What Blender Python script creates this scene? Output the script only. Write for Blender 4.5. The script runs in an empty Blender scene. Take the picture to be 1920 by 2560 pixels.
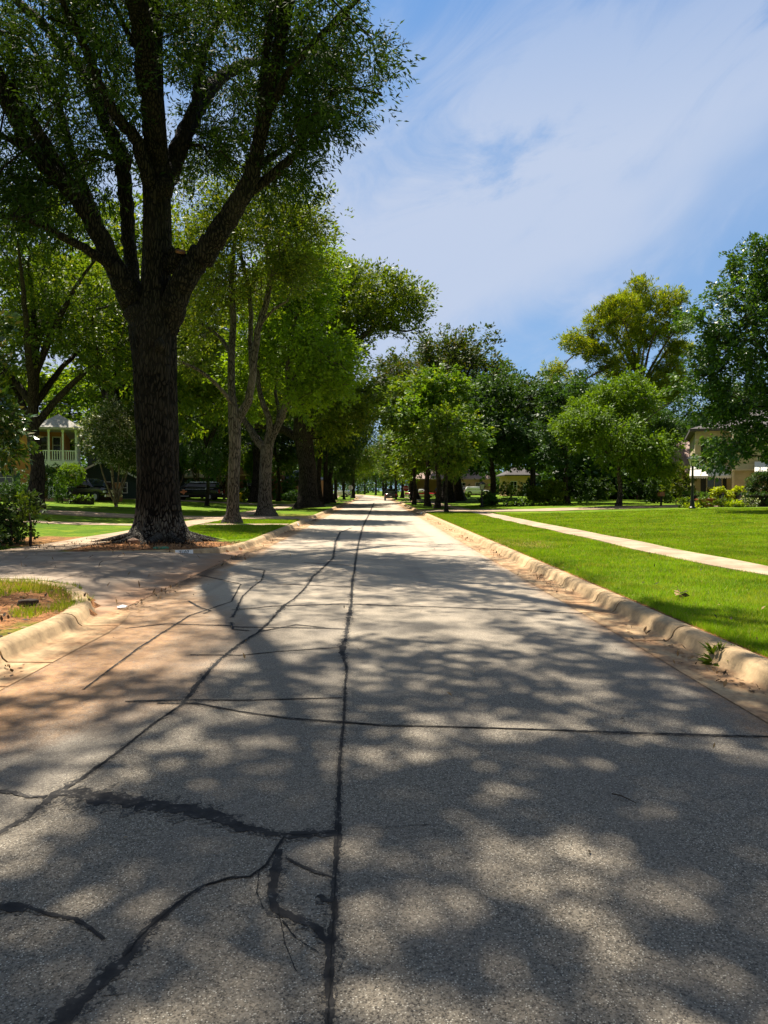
import bpy, bmesh, math, random
import numpy as np
from math import radians as RAD, sin, cos, pi, sqrt, atan2
from mathutils import Vector, Matrix

scene = bpy.context.scene
COL = scene.collection

# ------------------------------------------------------------------ camera
CAM_Z = 1.6
cam_d = bpy.data.cameras.new('camera'); cam = bpy.data.objects.new('camera', cam_d); COL.objects.link(cam)
cam.location = (0, 0, CAM_Z)
PITCH, YAW = 1.642, 0.713
cam.rotation_euler = (RAD(90 - PITCH), 0, RAD(-YAW))
cam_d.sensor_fit = 'VERTICAL'; cam_d.sensor_height = 36; cam_d.sensor_width = 27; cam_d.lens = 26.0
cam_d.clip_start = 0.05; cam_d.clip_end = 3000
scene.camera = cam

# ------------------------------------------------------------------ light
SUN_EL, SUN_AZ = 63.5, -27.0          # azimuth measured from +Y (ahead) to the left (-) / right (+)
sd = Vector((sin(RAD(SUN_AZ)) * cos(RAD(SUN_EL)), cos(RAD(SUN_AZ)) * cos(RAD(SUN_EL)), sin(RAD(SUN_EL))))
sun_d = bpy.data.lights.new('sun', 'SUN'); sun = bpy.data.objects.new('sun', sun_d); COL.objects.link(sun)
sun_d.energy = 5.0; sun_d.angle = RAD(0.53); sun_d.color = (1.0, 0.91, 0.77)
sun.rotation_euler = (-sd).to_track_quat('-Z', 'Y').to_euler()
sun.location = (0, 0, 60)
SKY_S = 0.05
world = bpy.data.worlds.new('World'); scene.world = world; world.use_nodes = True
wn, wl = world.node_tree.nodes, world.node_tree.links
wn.clear()
def wnode(t, **kw):
    n = wn.new(t)
    for k, v in kw.items(): setattr(n, k, v)
    return n
w_out = wnode('ShaderNodeOutputWorld'); w_bg = wnode('ShaderNodeBackground'); w_bg.inputs[1].default_value = SKY_S
sky = wnode('ShaderNodeTexSky', sky_type='NISHITA', sun_disc=False)
sky.sun_elevation = RAD(SUN_EL); sky.sun_rotation = RAD(SUN_AZ); sky.altitude = 200; sky.dust_density = 0.6; sky.air_density = 1.0; sky.ozone_density = 2.5
tc = wnode('ShaderNodeTexCoord'); sep = wnode('ShaderNodeSeparateXYZ'); wl.new(tc.outputs['Generated'], sep.inputs[0])
def wmath(op, a, b=None, c=None):
    n = wnode('ShaderNodeMath', operation=op)
    for i, v in enumerate((a, b, c)):
        if v is None: continue
        if isinstance(v, (int, float)): n.inputs[i].default_value = v
        else: wl.new(v, n.inputs[i])
    return n.outputs[0]
def wnoise(scale, detail, rot, sc, rough=0.5, dist=0.0, loc=(0, 0, 0)):
    m0 = wnode('ShaderNodeMapping'); wl.new(tc.outputs['Generated'], m0.inputs[0]); m0.inputs['Rotation'].default_value = (0, RAD(rot), 0)
    mp = wnode('ShaderNodeMapping'); wl.new(m0.outputs[0], mp.inputs[0]); mp.inputs['Scale'].default_value = sc; mp.inputs['Location'].default_value = loc
    nz = wnode('ShaderNodeTexNoise'); wl.new(mp.outputs[0], nz.inputs[0]); nz.inputs['Scale'].default_value = scale; nz.inputs['Detail'].default_value = detail
    nz.inputs['Roughness'].default_value = rough; nz.inputs['Distortion'].default_value = dist
    return nz.outputs[0]
c1 = wnoise(2.2, 3, 28, (0.8, 0.8, 2.2), 0.45, 0.5, (0.4, 1.3, 0.6))
c2 = wnoise(5.0, 9, 28, (0.8, 0.8, 1.8), 0.62, 0.8, (2.1, 0.3, 0))
f0 = wmath('ADD', wmath('MULTIPLY', c1, 0.55), wmath('MULTIPLY', c2, 0.45))
# a broad bank of cirrus rising to the right
bz = wmath('DIVIDE', wmath('SUBTRACT', sep.outputs[2], wmath('ADD', wmath('MULTIPLY', sep.outputs[0], 0.34), wmath('ADD', wmath('MULTIPLY', wmath('SUBTRACT', c2, 0.5), 0.30), 0.295))), 0.085)
band = wmath('EXPONENT', wmath('MULTIPLY', wmath('MULTIPLY', bz, bz), -1.0))
f = wmath('ADD', f0, wmath('MULTIPLY', band, 0.13))
mr = wnode('ShaderNodeMapRange', interpolation_type='SMOOTHSTEP'); wl.new(f, mr.inputs[0]); mr.inputs[1].default_value = 0.45; mr.inputs[2].default_value = 0.66; mr.inputs[3].default_value = 0.0; mr.inputs[4].default_value = 1.0
# thicker veil towards the horizon, clearer overhead
vz = wnode('ShaderNodeMapRange'); wl.new(sep.outputs[2], vz.inputs[0]); vz.inputs[1].default_value = 0.40; vz.inputs[2].default_value = 0.57; vz.inputs[3].default_value = 1.0; vz.inputs[4].default_value = 0.08
fw = wnode('ShaderNodeMapRange', interpolation_type='SMOOTHSTEP'); wl.new(sep.outputs[1], fw.inputs[0]); fw.inputs[1].default_value = -0.1; fw.inputs[2].default_value = 0.5; fw.inputs[3].default_value = 0.15
vf = wmath('MULTIPLY', wmath('MULTIPLY', vz.outputs[0], fw.outputs[0]), 0.72)
cf = wmath('MULTIPLY', wmath('MULTIPLY', wmath('MULTIPLY', mr.outputs[0], wmath('ADD', wmath('MULTIPLY', vz.outputs[0], 0.6), 0.4)), fw.outputs[0]), 0.9)
K = 1.0 / SKY_S
cc = wnode('ShaderNodeRGB'); cc.outputs[0].default_value = (0.275 * K, 0.315 * K, 0.400 * K, 1)
mixc = wnode('ShaderNodeMix', data_type='RGBA'); wl.new(cf, mixc.inputs[0])
tint = wnode('ShaderNodeMix', data_type='RGBA', blend_type='MULTIPLY'); tint.inputs[0].default_value = 1; wl.new(sky.outputs[0], tint.inputs[6]); tint.inputs[7].default_value = (0.80, 1.20, 1.45, 1)
veil = wnode('ShaderNodeMix', data_type='RGBA'); wl.new(vf, veil.inputs[0]); wl.new(tint.outputs[2], veil.inputs[6]); veil.inputs[7].default_value = (0.140 * K, 0.218 * K, 0.355 * K, 1)
wl.new(veil.outputs[2], mixc.inputs[6]); wl.new(cc.outputs[0], mixc.inputs[7])
# unseen white overcast added behind the viewer to whiten and lift the shade
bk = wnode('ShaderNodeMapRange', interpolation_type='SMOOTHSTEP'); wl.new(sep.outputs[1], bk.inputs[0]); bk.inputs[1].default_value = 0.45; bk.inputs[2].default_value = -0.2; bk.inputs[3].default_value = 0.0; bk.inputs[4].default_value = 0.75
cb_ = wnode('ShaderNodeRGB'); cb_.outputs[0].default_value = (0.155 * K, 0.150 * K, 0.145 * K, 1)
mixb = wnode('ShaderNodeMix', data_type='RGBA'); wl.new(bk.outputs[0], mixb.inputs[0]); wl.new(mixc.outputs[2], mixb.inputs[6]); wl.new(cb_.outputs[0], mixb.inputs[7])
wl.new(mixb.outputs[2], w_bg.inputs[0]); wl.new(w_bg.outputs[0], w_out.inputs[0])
scene.view_settings.view_transform = 'Standard'; scene.view_settings.look = 'None'
scene.view_settings.exposure = 1.05; scene.view_settings.gamma = 1.0
scene.render.engine = 'CYCLES'
scene.cycles.max_bounces = 6; scene.cycles.diffuse_bounces = 3; scene.cycles.transmission_bounces = 3; scene.cycles.glossy_bounces = 2
scene.cycles.use_denoising = True

# ------------------------------------------------------------------ pixel -> place helpers (photo is 1920 x 2560)
FPX = 1849.0
Rcam = cam.rotation_euler.to_matrix()
def ray(px, py):
    return Rcam @ Vector(((px - 960) / FPX, -(py - 1280) / FPX, -1.0))
def at(px, py, Y):
    d = ray(px, py); return Vector((0, 0, CAM_Z)) + d * (Y / d.y)
def gnd(px, py, z=0.0):
    d = ray(px, py); return Vector((0, 0, CAM_Z)) + d * ((z - CAM_Z) / d.z)
S = 1920 / 1659.0                       # the photo was measured at 1659 px width
def xat(px, Y): return at(px, 1227, Y).x

# ------------------------------------------------------------------ materials
def new_mat(name):
    m = bpy.data.materials.new(name); m.use_nodes = True; m.node_tree.nodes.clear()
    return m, m.node_tree.nodes, m.node_tree.links
class NT:
    def __init__(s, name):
        s.m, s.n, s.l = new_mat(name)
        s.out = s.n.new('ShaderNodeOutputMaterial')
        s.geo = None
    def node(s, t, ins=None, **kw):
        n = s.n.new(t)
        for k, v in kw.items(): setattr(n, k, v)
        if ins:
            for k, v in ins.items(): s.set(n.inputs[k], v)
        return n
    def set(s, sock, v):
        if isinstance(v, bpy.types.NodeSocket): s.l.new(v, sock)
        elif isinstance(v, (tuple, list)) and len(v) == 3 and sock.type == 'RGBA': sock.default_value = (*v, 1)
        else: sock.default_value = v
    def pos(s):
        return s.node('ShaderNodeTexCoord').outputs['Object']
    def map(s, v, sc=(1, 1, 1), rot=(0, 0, 0), loc=(0, 0, 0)):
        return s.node('ShaderNodeMapping', {0: v, 'Scale': sc, 'Rotation': rot, 'Location': loc}).outputs[0]
    def noise(s, v, scale, detail=3, rough=0.5, dist=0.0):
        return s.node('ShaderNodeTexNoise', {'Vector': v, 'Scale': scale, 'Detail': detail, 'Roughness': rough, 'Distortion': dist}).outputs[0]
    def math(s, op, a, b=0.0, c=0.0, clamp=False):
        n = s.node('ShaderNodeMath', {0: a, 1: b, 2: c}, operation=op); n.use_clamp = clamp; return n.outputs[0]
    def rng(s, v, a, b, c=0.0, d=1.0, smooth=True):
        return s.node('ShaderNodeMapRange', {0: v, 1: a, 2: b, 3: c, 4: d}, interpolation_type='SMOOTHSTEP' if smooth else 'LINEAR').outputs[0]
    def mix(s, f, a, b, bt='MIX'):
        return s.node('ShaderNodeMix', {0: f, 6: a, 7: b}, data_type='RGBA', blend_type=bt).outputs[2]
    def sep(s, v):
        return s.node('ShaderNodeSeparateXYZ', {0: v}).outputs
    def bump(s, h, st=0.5, d=0.01, nrm=None):
        ins = {'Height': h, 'Strength': st, 'Distance': d}
        if nrm is not None: ins['Normal'] = nrm
        return s.node('ShaderNodeBump', ins).outputs[0]
    def pbsdf(s, col, rough=0.8, nrm=None, spec=0.5, metal=0.0, **kw):
        ins = {'Base Color': col, 'Roughness': rough, 'Specular IOR Level': spec, 'Metallic': metal}
        ins.update(kw)
        n = s.node('ShaderNodeBsdfPrincipled', ins)
        if nrm is not None: s.l.new(nrm, n.inputs['Normal'])
        return n.outputs[0]
    def done(s, sh):
        s.l.new(sh, s.out.inputs[0]); return s.m

def simple(name, col, rough=0.7, var=0.15, scale=6.0, bump=0.1, bd=0.01, spec=0.4, metal=0.0):
    t = NT(name); p = t.pos()
    n = t.noise(p, scale, 5, 0.6)
    c = t.mix(t.rng(n, 0.3, 0.7), tuple(x * (1 - var) for x in col), tuple(min(1, x * (1 + var)) for x in col))
    nb = t.bump(t.noise(p, scale * 6, 4), bump, bd) if bump else None
    return t.done(t.pbsdf(c, rough, nb, spec, metal))

def leaf_mat(name, a, b, c=None, trans=0.40, rough=0.5, tcol=None, clump=0.7, spec=0.22, cf=0.12, dry=None):
    t = NT(name)
    g = t.node('ShaderNodeNewGeometry'); r = g.outputs['Random Per Island']; p = t.pos()
    oi = t.node('ShaderNodeObjectInfo')
    col = t.mix(t.rng(r, 0.0, 1.0, 0, 1, False), a, b)
    n = t.noise(p, clump, 2)
    col = t.mix(t.math('MULTIPLY', t.rng(n, 0.35, 0.65), 0.55), col, tuple(min(1, x * 1.45) for x in b))
    if dry is not None:
        col = t.mix(t.math('MULTIPLY', t.rng(t.noise(p, 1.3, 5, 0.65), 0.50, 0.68), 0.75), col, dry)
        col = t.mix(t.math('MULTIPLY', t.rng(t.noise(p, 3.1, 4, 0.6), 0.52, 0.66), 0.5), col, tuple(x * 0.45 for x in a))
    if c is not None:
        col = t.mix(t.rng(r, 1 - cf - 0.01, 1 - cf + 0.01), col, c)
    hs = t.node('ShaderNodeHueSaturation', {'Hue': t.rng(oi.outputs['Random'], 0, 1, 0.485, 0.515, False), 'Saturation': 1.0, 'Value': t.rng(oi.outputs['Random'], 0, 1, 0.9, 1.12, False), 'Fac': 1.0, 'Color': col}).outputs[0]
    tc_ = t.mix(1.0, hs, tcol or (1.5, 1.35, 0.35), 'MULTIPLY')
    tr = t.node('ShaderNodeBsdfTranslucent', {'Color': tc_}).outputs[0]
    pb = t.pbsdf(hs, rough, None, spec)
    return t.done(t.node('ShaderNodeMixShader', {0: trans, 1: pb, 2: tr}).outputs[0])

def bark_mat(name, a, b, scale=1.0, lichen=None, bd=0.03, stretch=0.16):
    t = NT(name); p = t.pos()
    wo = t.node('ShaderNodeVectorMath', {0: t.node('ShaderNodeTexNoise', {'Vector': p, 'Scale': 2.2 * scale, 'Detail': 2}).outputs[1], 1: (0.16, 0.16, 0.5)}, operation='MULTIPLY').outputs[0]
    wv = t.node('ShaderNodeVectorMath', {0: p, 1: wo}, operation='ADD').outputs[0]
    q = t.map(wv, (1, 1, stretch))
    v = t.node('ShaderNodeTexVoronoi', {'Vector': q, 'Scale': 14 * scale, 'Randomness': 1.0}, feature='DISTANCE_TO_EDGE').outputs[0]
    ridge = t.rng(v, 0.02, 0.22)
    fine = t.noise(t.map(p, (1, 1, 0.3)), 30 * scale, 5, 0.65)
    h = t.math('ADD', ridge, t.math('MULTIPLY', fine, 0.5))
    col = t.mix(t.rng(h, 0.35, 1.25), a, b)
    big = t.noise(p, 0.9, 3)
    col = t.mix(t.math('MULTIPLY', t.rng(big, 0.45, 0.7), 0.35), col, tuple(x * 1.5 for x in b))
    if lichen is not None:
        s_ = t.sep(p)
        lz = t.math('MULTIPLY', t.rng(s_[2], lichen[1] - 0.45, lichen[1]), t.rng(s_[2], lichen[1] + 0.85, lichen[1] + 0.2))
        lz = t.math('MULTIPLY', lz, t.rng(t.math('ADD', t.noise(p, 3.0, 5), t.math('MULTIPLY', ridge, 0.25)), 0.55, 0.75))
        col = t.mix(lz, col, lichen[0])
    return t.done(t.pbsdf(col, 0.92, t.bump(h, 0.9, bd), 0.15))

M = {}
M['bark_oak'] = bark_mat('bark_oak', (0.005, 0.0045, 0.004), (0.034, 0.028, 0.023), 1.0, ((0.12, 0.115, 0.10), 0.40), 0.05, 0.2)
M['bark_grey'] = bark_mat('bark_grey', (0.030, 0.026, 0.022), (0.135, 0.117, 0.10), 1.1, None, 0.02, 0.14)
M['bark_dark'] = bark_mat('bark_dark', (0.012, 0.010, 0.008), (0.055, 0.045, 0.037), 1.0, None, 0.02)
M['bark_pine'] = bark_mat('bark_pine', (0.05, 0.032, 0.024), (0.17, 0.11, 0.08), 0.8, None, 0.02)
M['bark_myrtle'] = bark_mat('bark_myrtle', (0.14, 0.095, 0.07), (0.33, 0.25, 0.19), 0.5, None, 0.005, 0.1)
M['cut_wood'] = simple('cut_wood', (0.20, 0.085, 0.04), 0.9)
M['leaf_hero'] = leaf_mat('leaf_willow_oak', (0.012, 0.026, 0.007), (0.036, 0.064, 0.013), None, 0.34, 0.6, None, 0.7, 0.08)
M['leaf_mid'] = leaf_mat('leaf_mid_green', (0.038, 0.078, 0.010), (0.110, 0.185, 0.016), (0.19, 0.24, 0.03), 0.42, 0.5)
M['leaf_bright'] = leaf_mat('leaf_bright_green', (0.060, 0.125, 0.008), (0.150, 0.250, 0.014), None, 0.45, 0.5)
M['leaf_round'] = leaf_mat('leaf_round', (0.040, 0.095, 0.010), (0.115, 0.205, 0.016), None, 0.42, 0.5)
M['leaf_dark'] = leaf_mat('leaf_dark_green', (0.018, 0.048, 0.014), (0.05, 0.105, 0.02), None, 0.32, 0.48)
M['leaf_glossy'] = leaf_mat('leaf_glossy', (0.02, 0.06, 0.014), (0.06, 0.14, 0.022), (0.14, 0.26, 0.04), 0.28, 0.42, None, 0.7, 0.35)
M['leaf_brown'] = leaf_mat('leaf_olive', (0.022, 0.044, 0.010), (0.056, 0.088, 0.014), (0.09, 0.08, 0.02), 0.36, 0.5)
M['leaf_pine'] = leaf_mat('leaf_pine', (0.075, 0.130, 0.012), (0.20, 0.27, 0.018), (0.42, 0.42, 0.03), 0.4, 0.5, None, 0.4)
M['leaf_myrtle'] = leaf_mat('leaf_myrtle', (0.05, 0.085, 0.025), (0.12, 0.17, 0.04), (0.62, 0.60, 0.52), 0.35, 0.45, (1.2, 1.2, 0.6), 0.7, 0.35, 0.25)
M['leaf_magnolia'] = leaf_mat('leaf_magnolia', (0.03, 0.06, 0.014), (0.07, 0.12, 0.02), (0.20, 0.17, 0.05), 0.18, 0.22, None, 0.8, 0.7)
M['leaf_lime'] = leaf_mat('leaf_chartreuse', (0.20, 0.32, 0.015), (0.36, 0.46, 0.02), None, 0.45, 0.4)
M['leaf_hedge'] = leaf_mat('leaf_hedge', (0.045, 0.10, 0.014), (0.11, 0.20, 0.025), None, 0.4, 0.4)
M['leaf_yellow'] = leaf_mat('leaf_yellow', (0.5, 0.42, 0.03), (0.7, 0.6, 0.05), None, 0.4, 0.5)

# ------------------------------------------------------------------ mesh helpers
def mesh_np(name, V, F4=None, F3=None, smooth=False, mats=(), midx=None):
    """fast mesh from numpy vertex array and arrays of quads / triangles"""
    me = bpy.data.meshes.new(name)
    V = np.asarray(V, dtype=np.float32)
    me.vertices.add(len(V)); me.vertices.foreach_set('co', V.ravel())
    li, ls, k = [], [], 0
    for F, n in ((F4, 4), (F3, 3)):
        if F is not None and len(F):
            F = np.asarray(F, dtype=np.int32)
            li.append(F.ravel()); ls.append(np.arange(len(F), dtype=np.int32) * n + k); k += len(F) * n
    li = np.concatenate(li); ls = np.concatenate(ls)
    me.loops.add(len(li)); me.loops.foreach_set('vertex_index', li)
    me.polygons.add(len(ls)); me.polygons.foreach_set('loop_start', ls)
    if smooth: me.polygons.foreach_set('use_smooth', np.ones(len(ls), dtype=bool))
    if midx is not None: me.polygons.foreach_set('material_index', np.asarray(midx, dtype=np.int32))
    for m in mats: me.materials.append(m)
    me.update(calc_edges=True); me.validate()
    return me
def link(name, me, parent=None):
    o = bpy.data.objects.new(name, me); COL.objects.link(o)
    if parent is not None: o.parent = parent
    return o
def thing(name, label, cat, loc=(0, 0, 0), rz=0.0, group=None):
    o = bpy.data.objects.new(name, None); COL.objects.link(o); o.empty_display_size = 0.3
    o.location = loc; o.rotation_euler = (0, 0, rz); o['label'] = label; o['category'] = cat
    if group: o['group'] = group
    return o
def tag(o, label, cat, group=None, kind=None):
    o['label'] = label; o['category'] = cat
    if group: o['group'] = group
    if kind: o['kind'] = kind
    return o
def struct(o): o['kind'] = 'structure'; return o
def copy_tree(o, parent=None):
    c = o.copy(); COL.objects.link(c)
    if parent is not None: c.parent = parent
    for ch in list(KIDS.get(o.name, [])):
        cc_ = copy_tree(ch, c)
        KIDS.setdefault(c.name, []).append(cc_)
    return c
KIDS = {}
def part(name, me, parent):
    o = link(name, me, parent); KIDS.setdefault(parent.name, []).append(o); return o

class MB:
    def __init__(s): s.v = []; s.f = []; s.mi = []; s.cur = 0
    def add(s, vs, fs):
        k = len(s.v); s.v += [tuple(v) for v in vs]; s.f += [tuple(i + k for i in f) for f in fs]; s.mi += [s.cur] * len(fs); return s
    def box(s, x0, x1, y0, y1, z0, z1):
        v = [(x, y, z) for z in (z0, z1) for y in (y0, y1) for x in (x0, x1)]
        return s.add(v, [(0, 2, 3, 1), (4, 5, 7, 6), (0, 1, 5, 4), (2, 6, 7, 3), (0, 4, 6, 2), (1, 3, 7, 5)])
    def quad(s, *p): return s.add(p, [tuple(range(len(p)))])
    def prism(s, pts, axis, a, b):
        """pts 2D polygon extruded along axis 'x'/'y'/'z' from a to b"""
        def mk(p, t):
            return {'x': (t, p[0], p[1]), 'y': (p[0], t, p[1]), 'z': (p[0], p[1], t)}[axis]
        n = len(pts); v = [mk(p, a) for p in pts] + [mk(p, b) for p in pts]
        f = [tuple(range(n))[::-1], tuple(range(n, 2 * n))] + [(i, (i + 1) % n, n + (i + 1) % n, n + i) for i in range(n)]
        return s.add(v, f)
    def cyl(s, p0, p1, r0, r1=None, n=12, caps=True):
        r1 = r0 if r1 is None else r1
        p0, p1 = Vector(p0), Vector(p1); d = (p1 - p0).normalized()
        a = d.orthogonal().normalized(); b = d.cross(a)
        v = []
        for p, r in ((p0, r0), (p1, r1)):
            for i in range(n):
                t = 2 * pi * i / n; v.append(p + a * cos(t) * r + b * sin(t) * r)
        f = [(i, (i + 1) % n, n + (i + 1) % n, n + i) for i in range(n)]
        if caps: f += [tuple(range(n))[::-1], tuple(range(n, 2 * n))]
        return s.add(v, f)
    def lathe(s, prof, n=16, c=(0, 0, 0)):
        v = []
        for (r, z) in prof:
            for i in range(n):
                t = 2 * pi * i / n; v.append((c[0] + r * cos(t), c[1] + r * sin(t), c[2] + z))
        f = []
        for k in range(len(prof) - 1):
            for i in range(n):
                f.append((k * n + i, k * n + (i + 1) % n, (k + 1) * n + (i + 1) % n, (k + 1) * n + i))
        f += [tuple(range(n))[::-1], tuple(range((len(prof) - 1) * n, len(prof) * n))]
        return s.add(v, f)
    def loft(s, secs, caps=True):
        n = len(secs[0]); v = [p for sc in secs for p in sc]; f = []
        for k in range(len(secs) - 1):
            for i in range(n):
                f.append((k * n + i, k * n + (i + 1) % n, (k + 1) * n + (i + 1) % n, (k + 1) * n + i))
        if caps: f += [tuple(range(n))[::-1], tuple(range((len(secs) - 1) * n, len(secs) * n))]
        return s.add(v, f)
    def mesh(s, name, mats, smooth=False, bevel=0):
        me = bpy.data.meshes.new(name); me.from_pydata(s.v, [], s.f)
        if not isinstance(mats, (list, tuple)): mats = [mats]
        for m in mats: me.materials.append(m)
        if len(mats) > 1: me.polygons.foreach_set('material_index', s.mi)
        bm = bmesh.new(); bm.from_mesh(me)
        bmesh.ops.recalc_face_normals(bm, faces=bm.faces)
        if bevel: bmesh.ops.bevel(bm, geom=bm.edges[:], offset=bevel, segments=1, affect='EDGES', clamp_overlap=True)
        bm.to_mesh(me); bm.free()
        if smooth: me.polygons.foreach_set('use_smooth', [True] * len(me.polygons)); 
        if smooth:
            try: me.set_sharp_from_angle(angle=RAD(40))
            except Exception: pass
        me.update(); return me
    def obj(s, name, mats, parent=None, smooth=False, bevel=0):
        me = s.mesh(name, mats, smooth, bevel)
        return part(name, me, parent) if parent is not None else link(name, me)

# ------------------------------------------------------------------ terrain
def sm(t): t = min(1.0, max(0.0, t)); return t * t * (3 - 2 * t)
def bend(y): return -0.00036 * max(0.0, y - 125) ** 2 if y < 420 else -0.00036 * 295 ** 2 - 0.2124 * (y - 420)
XL, XR = -3.42, 3.12                    # faces of the two kerbs
def lawn(x, y):
    xb = x - bend(y)
    if xb < 0: t = XL - 0.3 - xb; z = 0.14 + 0.60 * sm((t - 5) / 17)
    else: t = xb - XR - 0.3; z = 0.14 + 0.34 * sm((t - 5) / 16)
    z += 0.0028 * min(120, max(0.0, y - 62)) * sm((t - 2) / 12)
    z += 0.012 * sin(x * 1.3 + y * 0.7) * sin(y * 0.45 + 1.0) * sm((t - 0.3) / 2) if t > 0 else 0
    return z
def lerp_tab(tab, x):
    if x >= tab[0][0]: return tab[0][1]
    for (a, va), (b, vb) in zip(tab, tab[1:]):
        if x >= b: return va + (vb - va) * (x - a) / (b - a)
    return tab[-1][1]
D1N = [(-3.3, 9.0), (-3.6, 9.5), (-4.0, 10.5), (-4.6, 11.5), (-5.4, 12.1), (-7, 12.35), (-40, 12.6)]
D1F = [(-3.3, 21.0), (-3.6, 19.8), (-3.95, 18.6), (-4.5, 17.98), (-5.6, 17.66), (-7, 17.5), (-40, 17.3)]
def drive1_z(x, y): return 0.008 + 0.15 * sm((-3.42 - x) / 2.2) + (lawn(x, y) - 0.14 + 0.006) * sm((-x - 5.2) / 2)
# other driveways: (side, y0, y1, length)
DRIVES = [(-1, 38.2, 42.0, 30), (1, 51.5, 57.0, 40), (-1, 74.0, 78.0, 30)]
def flare(y0, y1, t):
    fl = 1.1 * (1 - sm(t / 1.4)); return y0 - fl, y1 + fl
def drive_z(sgn, x, y):
    t = (XL - x) if sgn < 0 else (x - XR)
    return 0.008 + 0.15 * sm(t / 1.8) + (lawn(x, y) - 0.14 + 0.006) * sm((t - 1.6) / 1.6)
CROSS = (98.0, 112.0)                   # the side street
def terrain_z(x, y):
    xb = x - bend(y)
    if XL - 0.2 < xb < XR + 0.2: return -0.12
    z = lawn(x, y)
    if x < XL and D1N[0][1] - 0.5 < y < 21.5:
        a, b = lerp_tab(D1N, x), lerp_tab(D1F, x)
        if a - 0.12 < y < b + 0.12: return drive1_z(x, y) - 0.09
    for sg, y0, y1, ln in DRIVES:
        t = (XL - x) if sg < 0 else (x - XR)
        if 0 < t < ln:
            a, b = flare(y0, y1, t)
            if a - 0.1 < y < b + 0.1: return drive_z(sg, x, y) - 0.10
    if CROSS[0] < y < CROSS[1]: return min(z, 0.0) - 0.12 + (z - 0.14) * 1.0
    return z
xs = sorted(set([round(v, 3) for v in list(np.arange(-14, 12.01, 0.22)) + list(np.arange(-60, -14, 1.5)) + list(np.arange(12, 60, 1.5)) + [-900, -500, -300, -200, -140, -100, -75, 60, 75, 100, 140, 200, 300, 500, 900]]))
ys = sorted(set([round(v, 3) for v in list(np.arange(-8, 30, 0.22)) + list(np.arange(30, 130, 0.7)) + list(np.arange(130, 420, 6)) + [-400, -150, -60, -30, -20, -14, 450, 500, 600, 800, 1200, 2200]]))
TV = np.array([(x, y, terrain_z(x, y)) for y in ys for x in xs])
nx = len(xs)
ii, jj = np.meshgrid(np.arange(nx - 1), np.arange(len(ys) - 1)); b_ = (jj * nx + ii).ravel()
TF = np.stack([b_, b_ + 1, b_ + nx + 1, b_ + nx], 1)

t = NT('lawn'); p = t.pos(); s_ = t.sep(p)
g1 = t.noise(p, 0.35, 3); g2 = t.noise(t.map(p, (1, 1, 1)), 9.0, 5, 0.65); g3 = t.noise(p, 60, 3, 0.7); g4 = t.noise(p, 1.6, 4, 0.6)
gc = t.mix(t.rng(g1, 0.35, 0.65), (0.082, 0.160, 0.004), (0.155, 0.245, 0.006))
gc = t.mix(t.math('MULTIPLY', t.rng(g4, 0.52, 0.70), 0.8), gc, (0.27, 0.31, 0.015))
gc = t.mix(t.math('MULTIPLY', t.rng(g2, 0.35, 0.7), 0.4), gc, (0.035, 0.10, 0.004))
gc = t.mix(t.math('MULTIPLY', t.rng(g3, 0.5, 0.75), 0.5), gc, (0.17, 0.30, 0.02))
clay = t.mix(t.rng(t.noise(p, 5, 6, 0.7), 0.35, 0.65), (0.16, 0.07, 0.03), (0.50, 0.235, 0.095))
clay = t.mix(t.rng(t.noise(p, 22, 4, 0.7), 0.55, 0.62), clay, (0.05, 0.035, 0.022))
def blob(cx, cy, rx, ry, soft=0.35):
    v = t.map(p, (1 / rx, 1 / ry, 0), (0, 0, 0), (-cx / rx, -cy / ry, 0))
    ln = t.node('ShaderNodeVectorMath', {0: v}, operation='LENGTH').outputs['Value']
    ln = t.math('ADD', ln, t.math('MULTIPLY', t.math('SUBTRACT', t.noise(p, 1.8, 5, 0.65), 0.5), 1.1))
    return t.rng(ln, 1 + soft * 0.5, 1 - soft * 0.5)
m_ = t.math('MAXIMUM', blob(-5.9, 19.6, 2.7, 2.1), blob(-5.2, 9.6, 2.2, 2.7))
m_ = t.math('MAXIMUM', m_, t.math('MULTIPLY', blob(-9.9, 21.5, 1.6, 2.2), 0.9))
m_ = t.math('MAXIMUM', m_, t.math('MULTIPLY', blob(4.1, 20.5, 0.9, 1.9, 1.2), 0.5))
m_ = t.math('MAXIMUM', m_, t.math('MULTIPLY', blob(5.0, 41.0, 1.2, 3.0, 1.2), 0.3))
m_ = t.math('MAXIMUM', m_, t.math('MULTIPLY', blob(-5.2, 44.0, 1.4, 3.0, 0.6), 0.3))
m_ = t.math('MAXIMUM', m_, t.rng(t.math('ADD', t.math('ABSOLUTE', t.math('SUBTRACT', s_[0], 3.42)), t.math('MULTIPLY', t.noise(p, 3.0, 3), 0.12)), 0.13, 0.09))
gc = t.mix(m_, gc, clay)
nb = t.bump(t.math('ADD', g2, t.math('MULTIPLY', g3, 0.6)), 0.9, 0.05)
M['lawn'] = t.done(t.pbsdf(gc, 0.9, nb, 0.12))
ground = struct(link('ground', mesh_np('ground', TV, TF, smooth=True, mats=[M['lawn']])))

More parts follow.
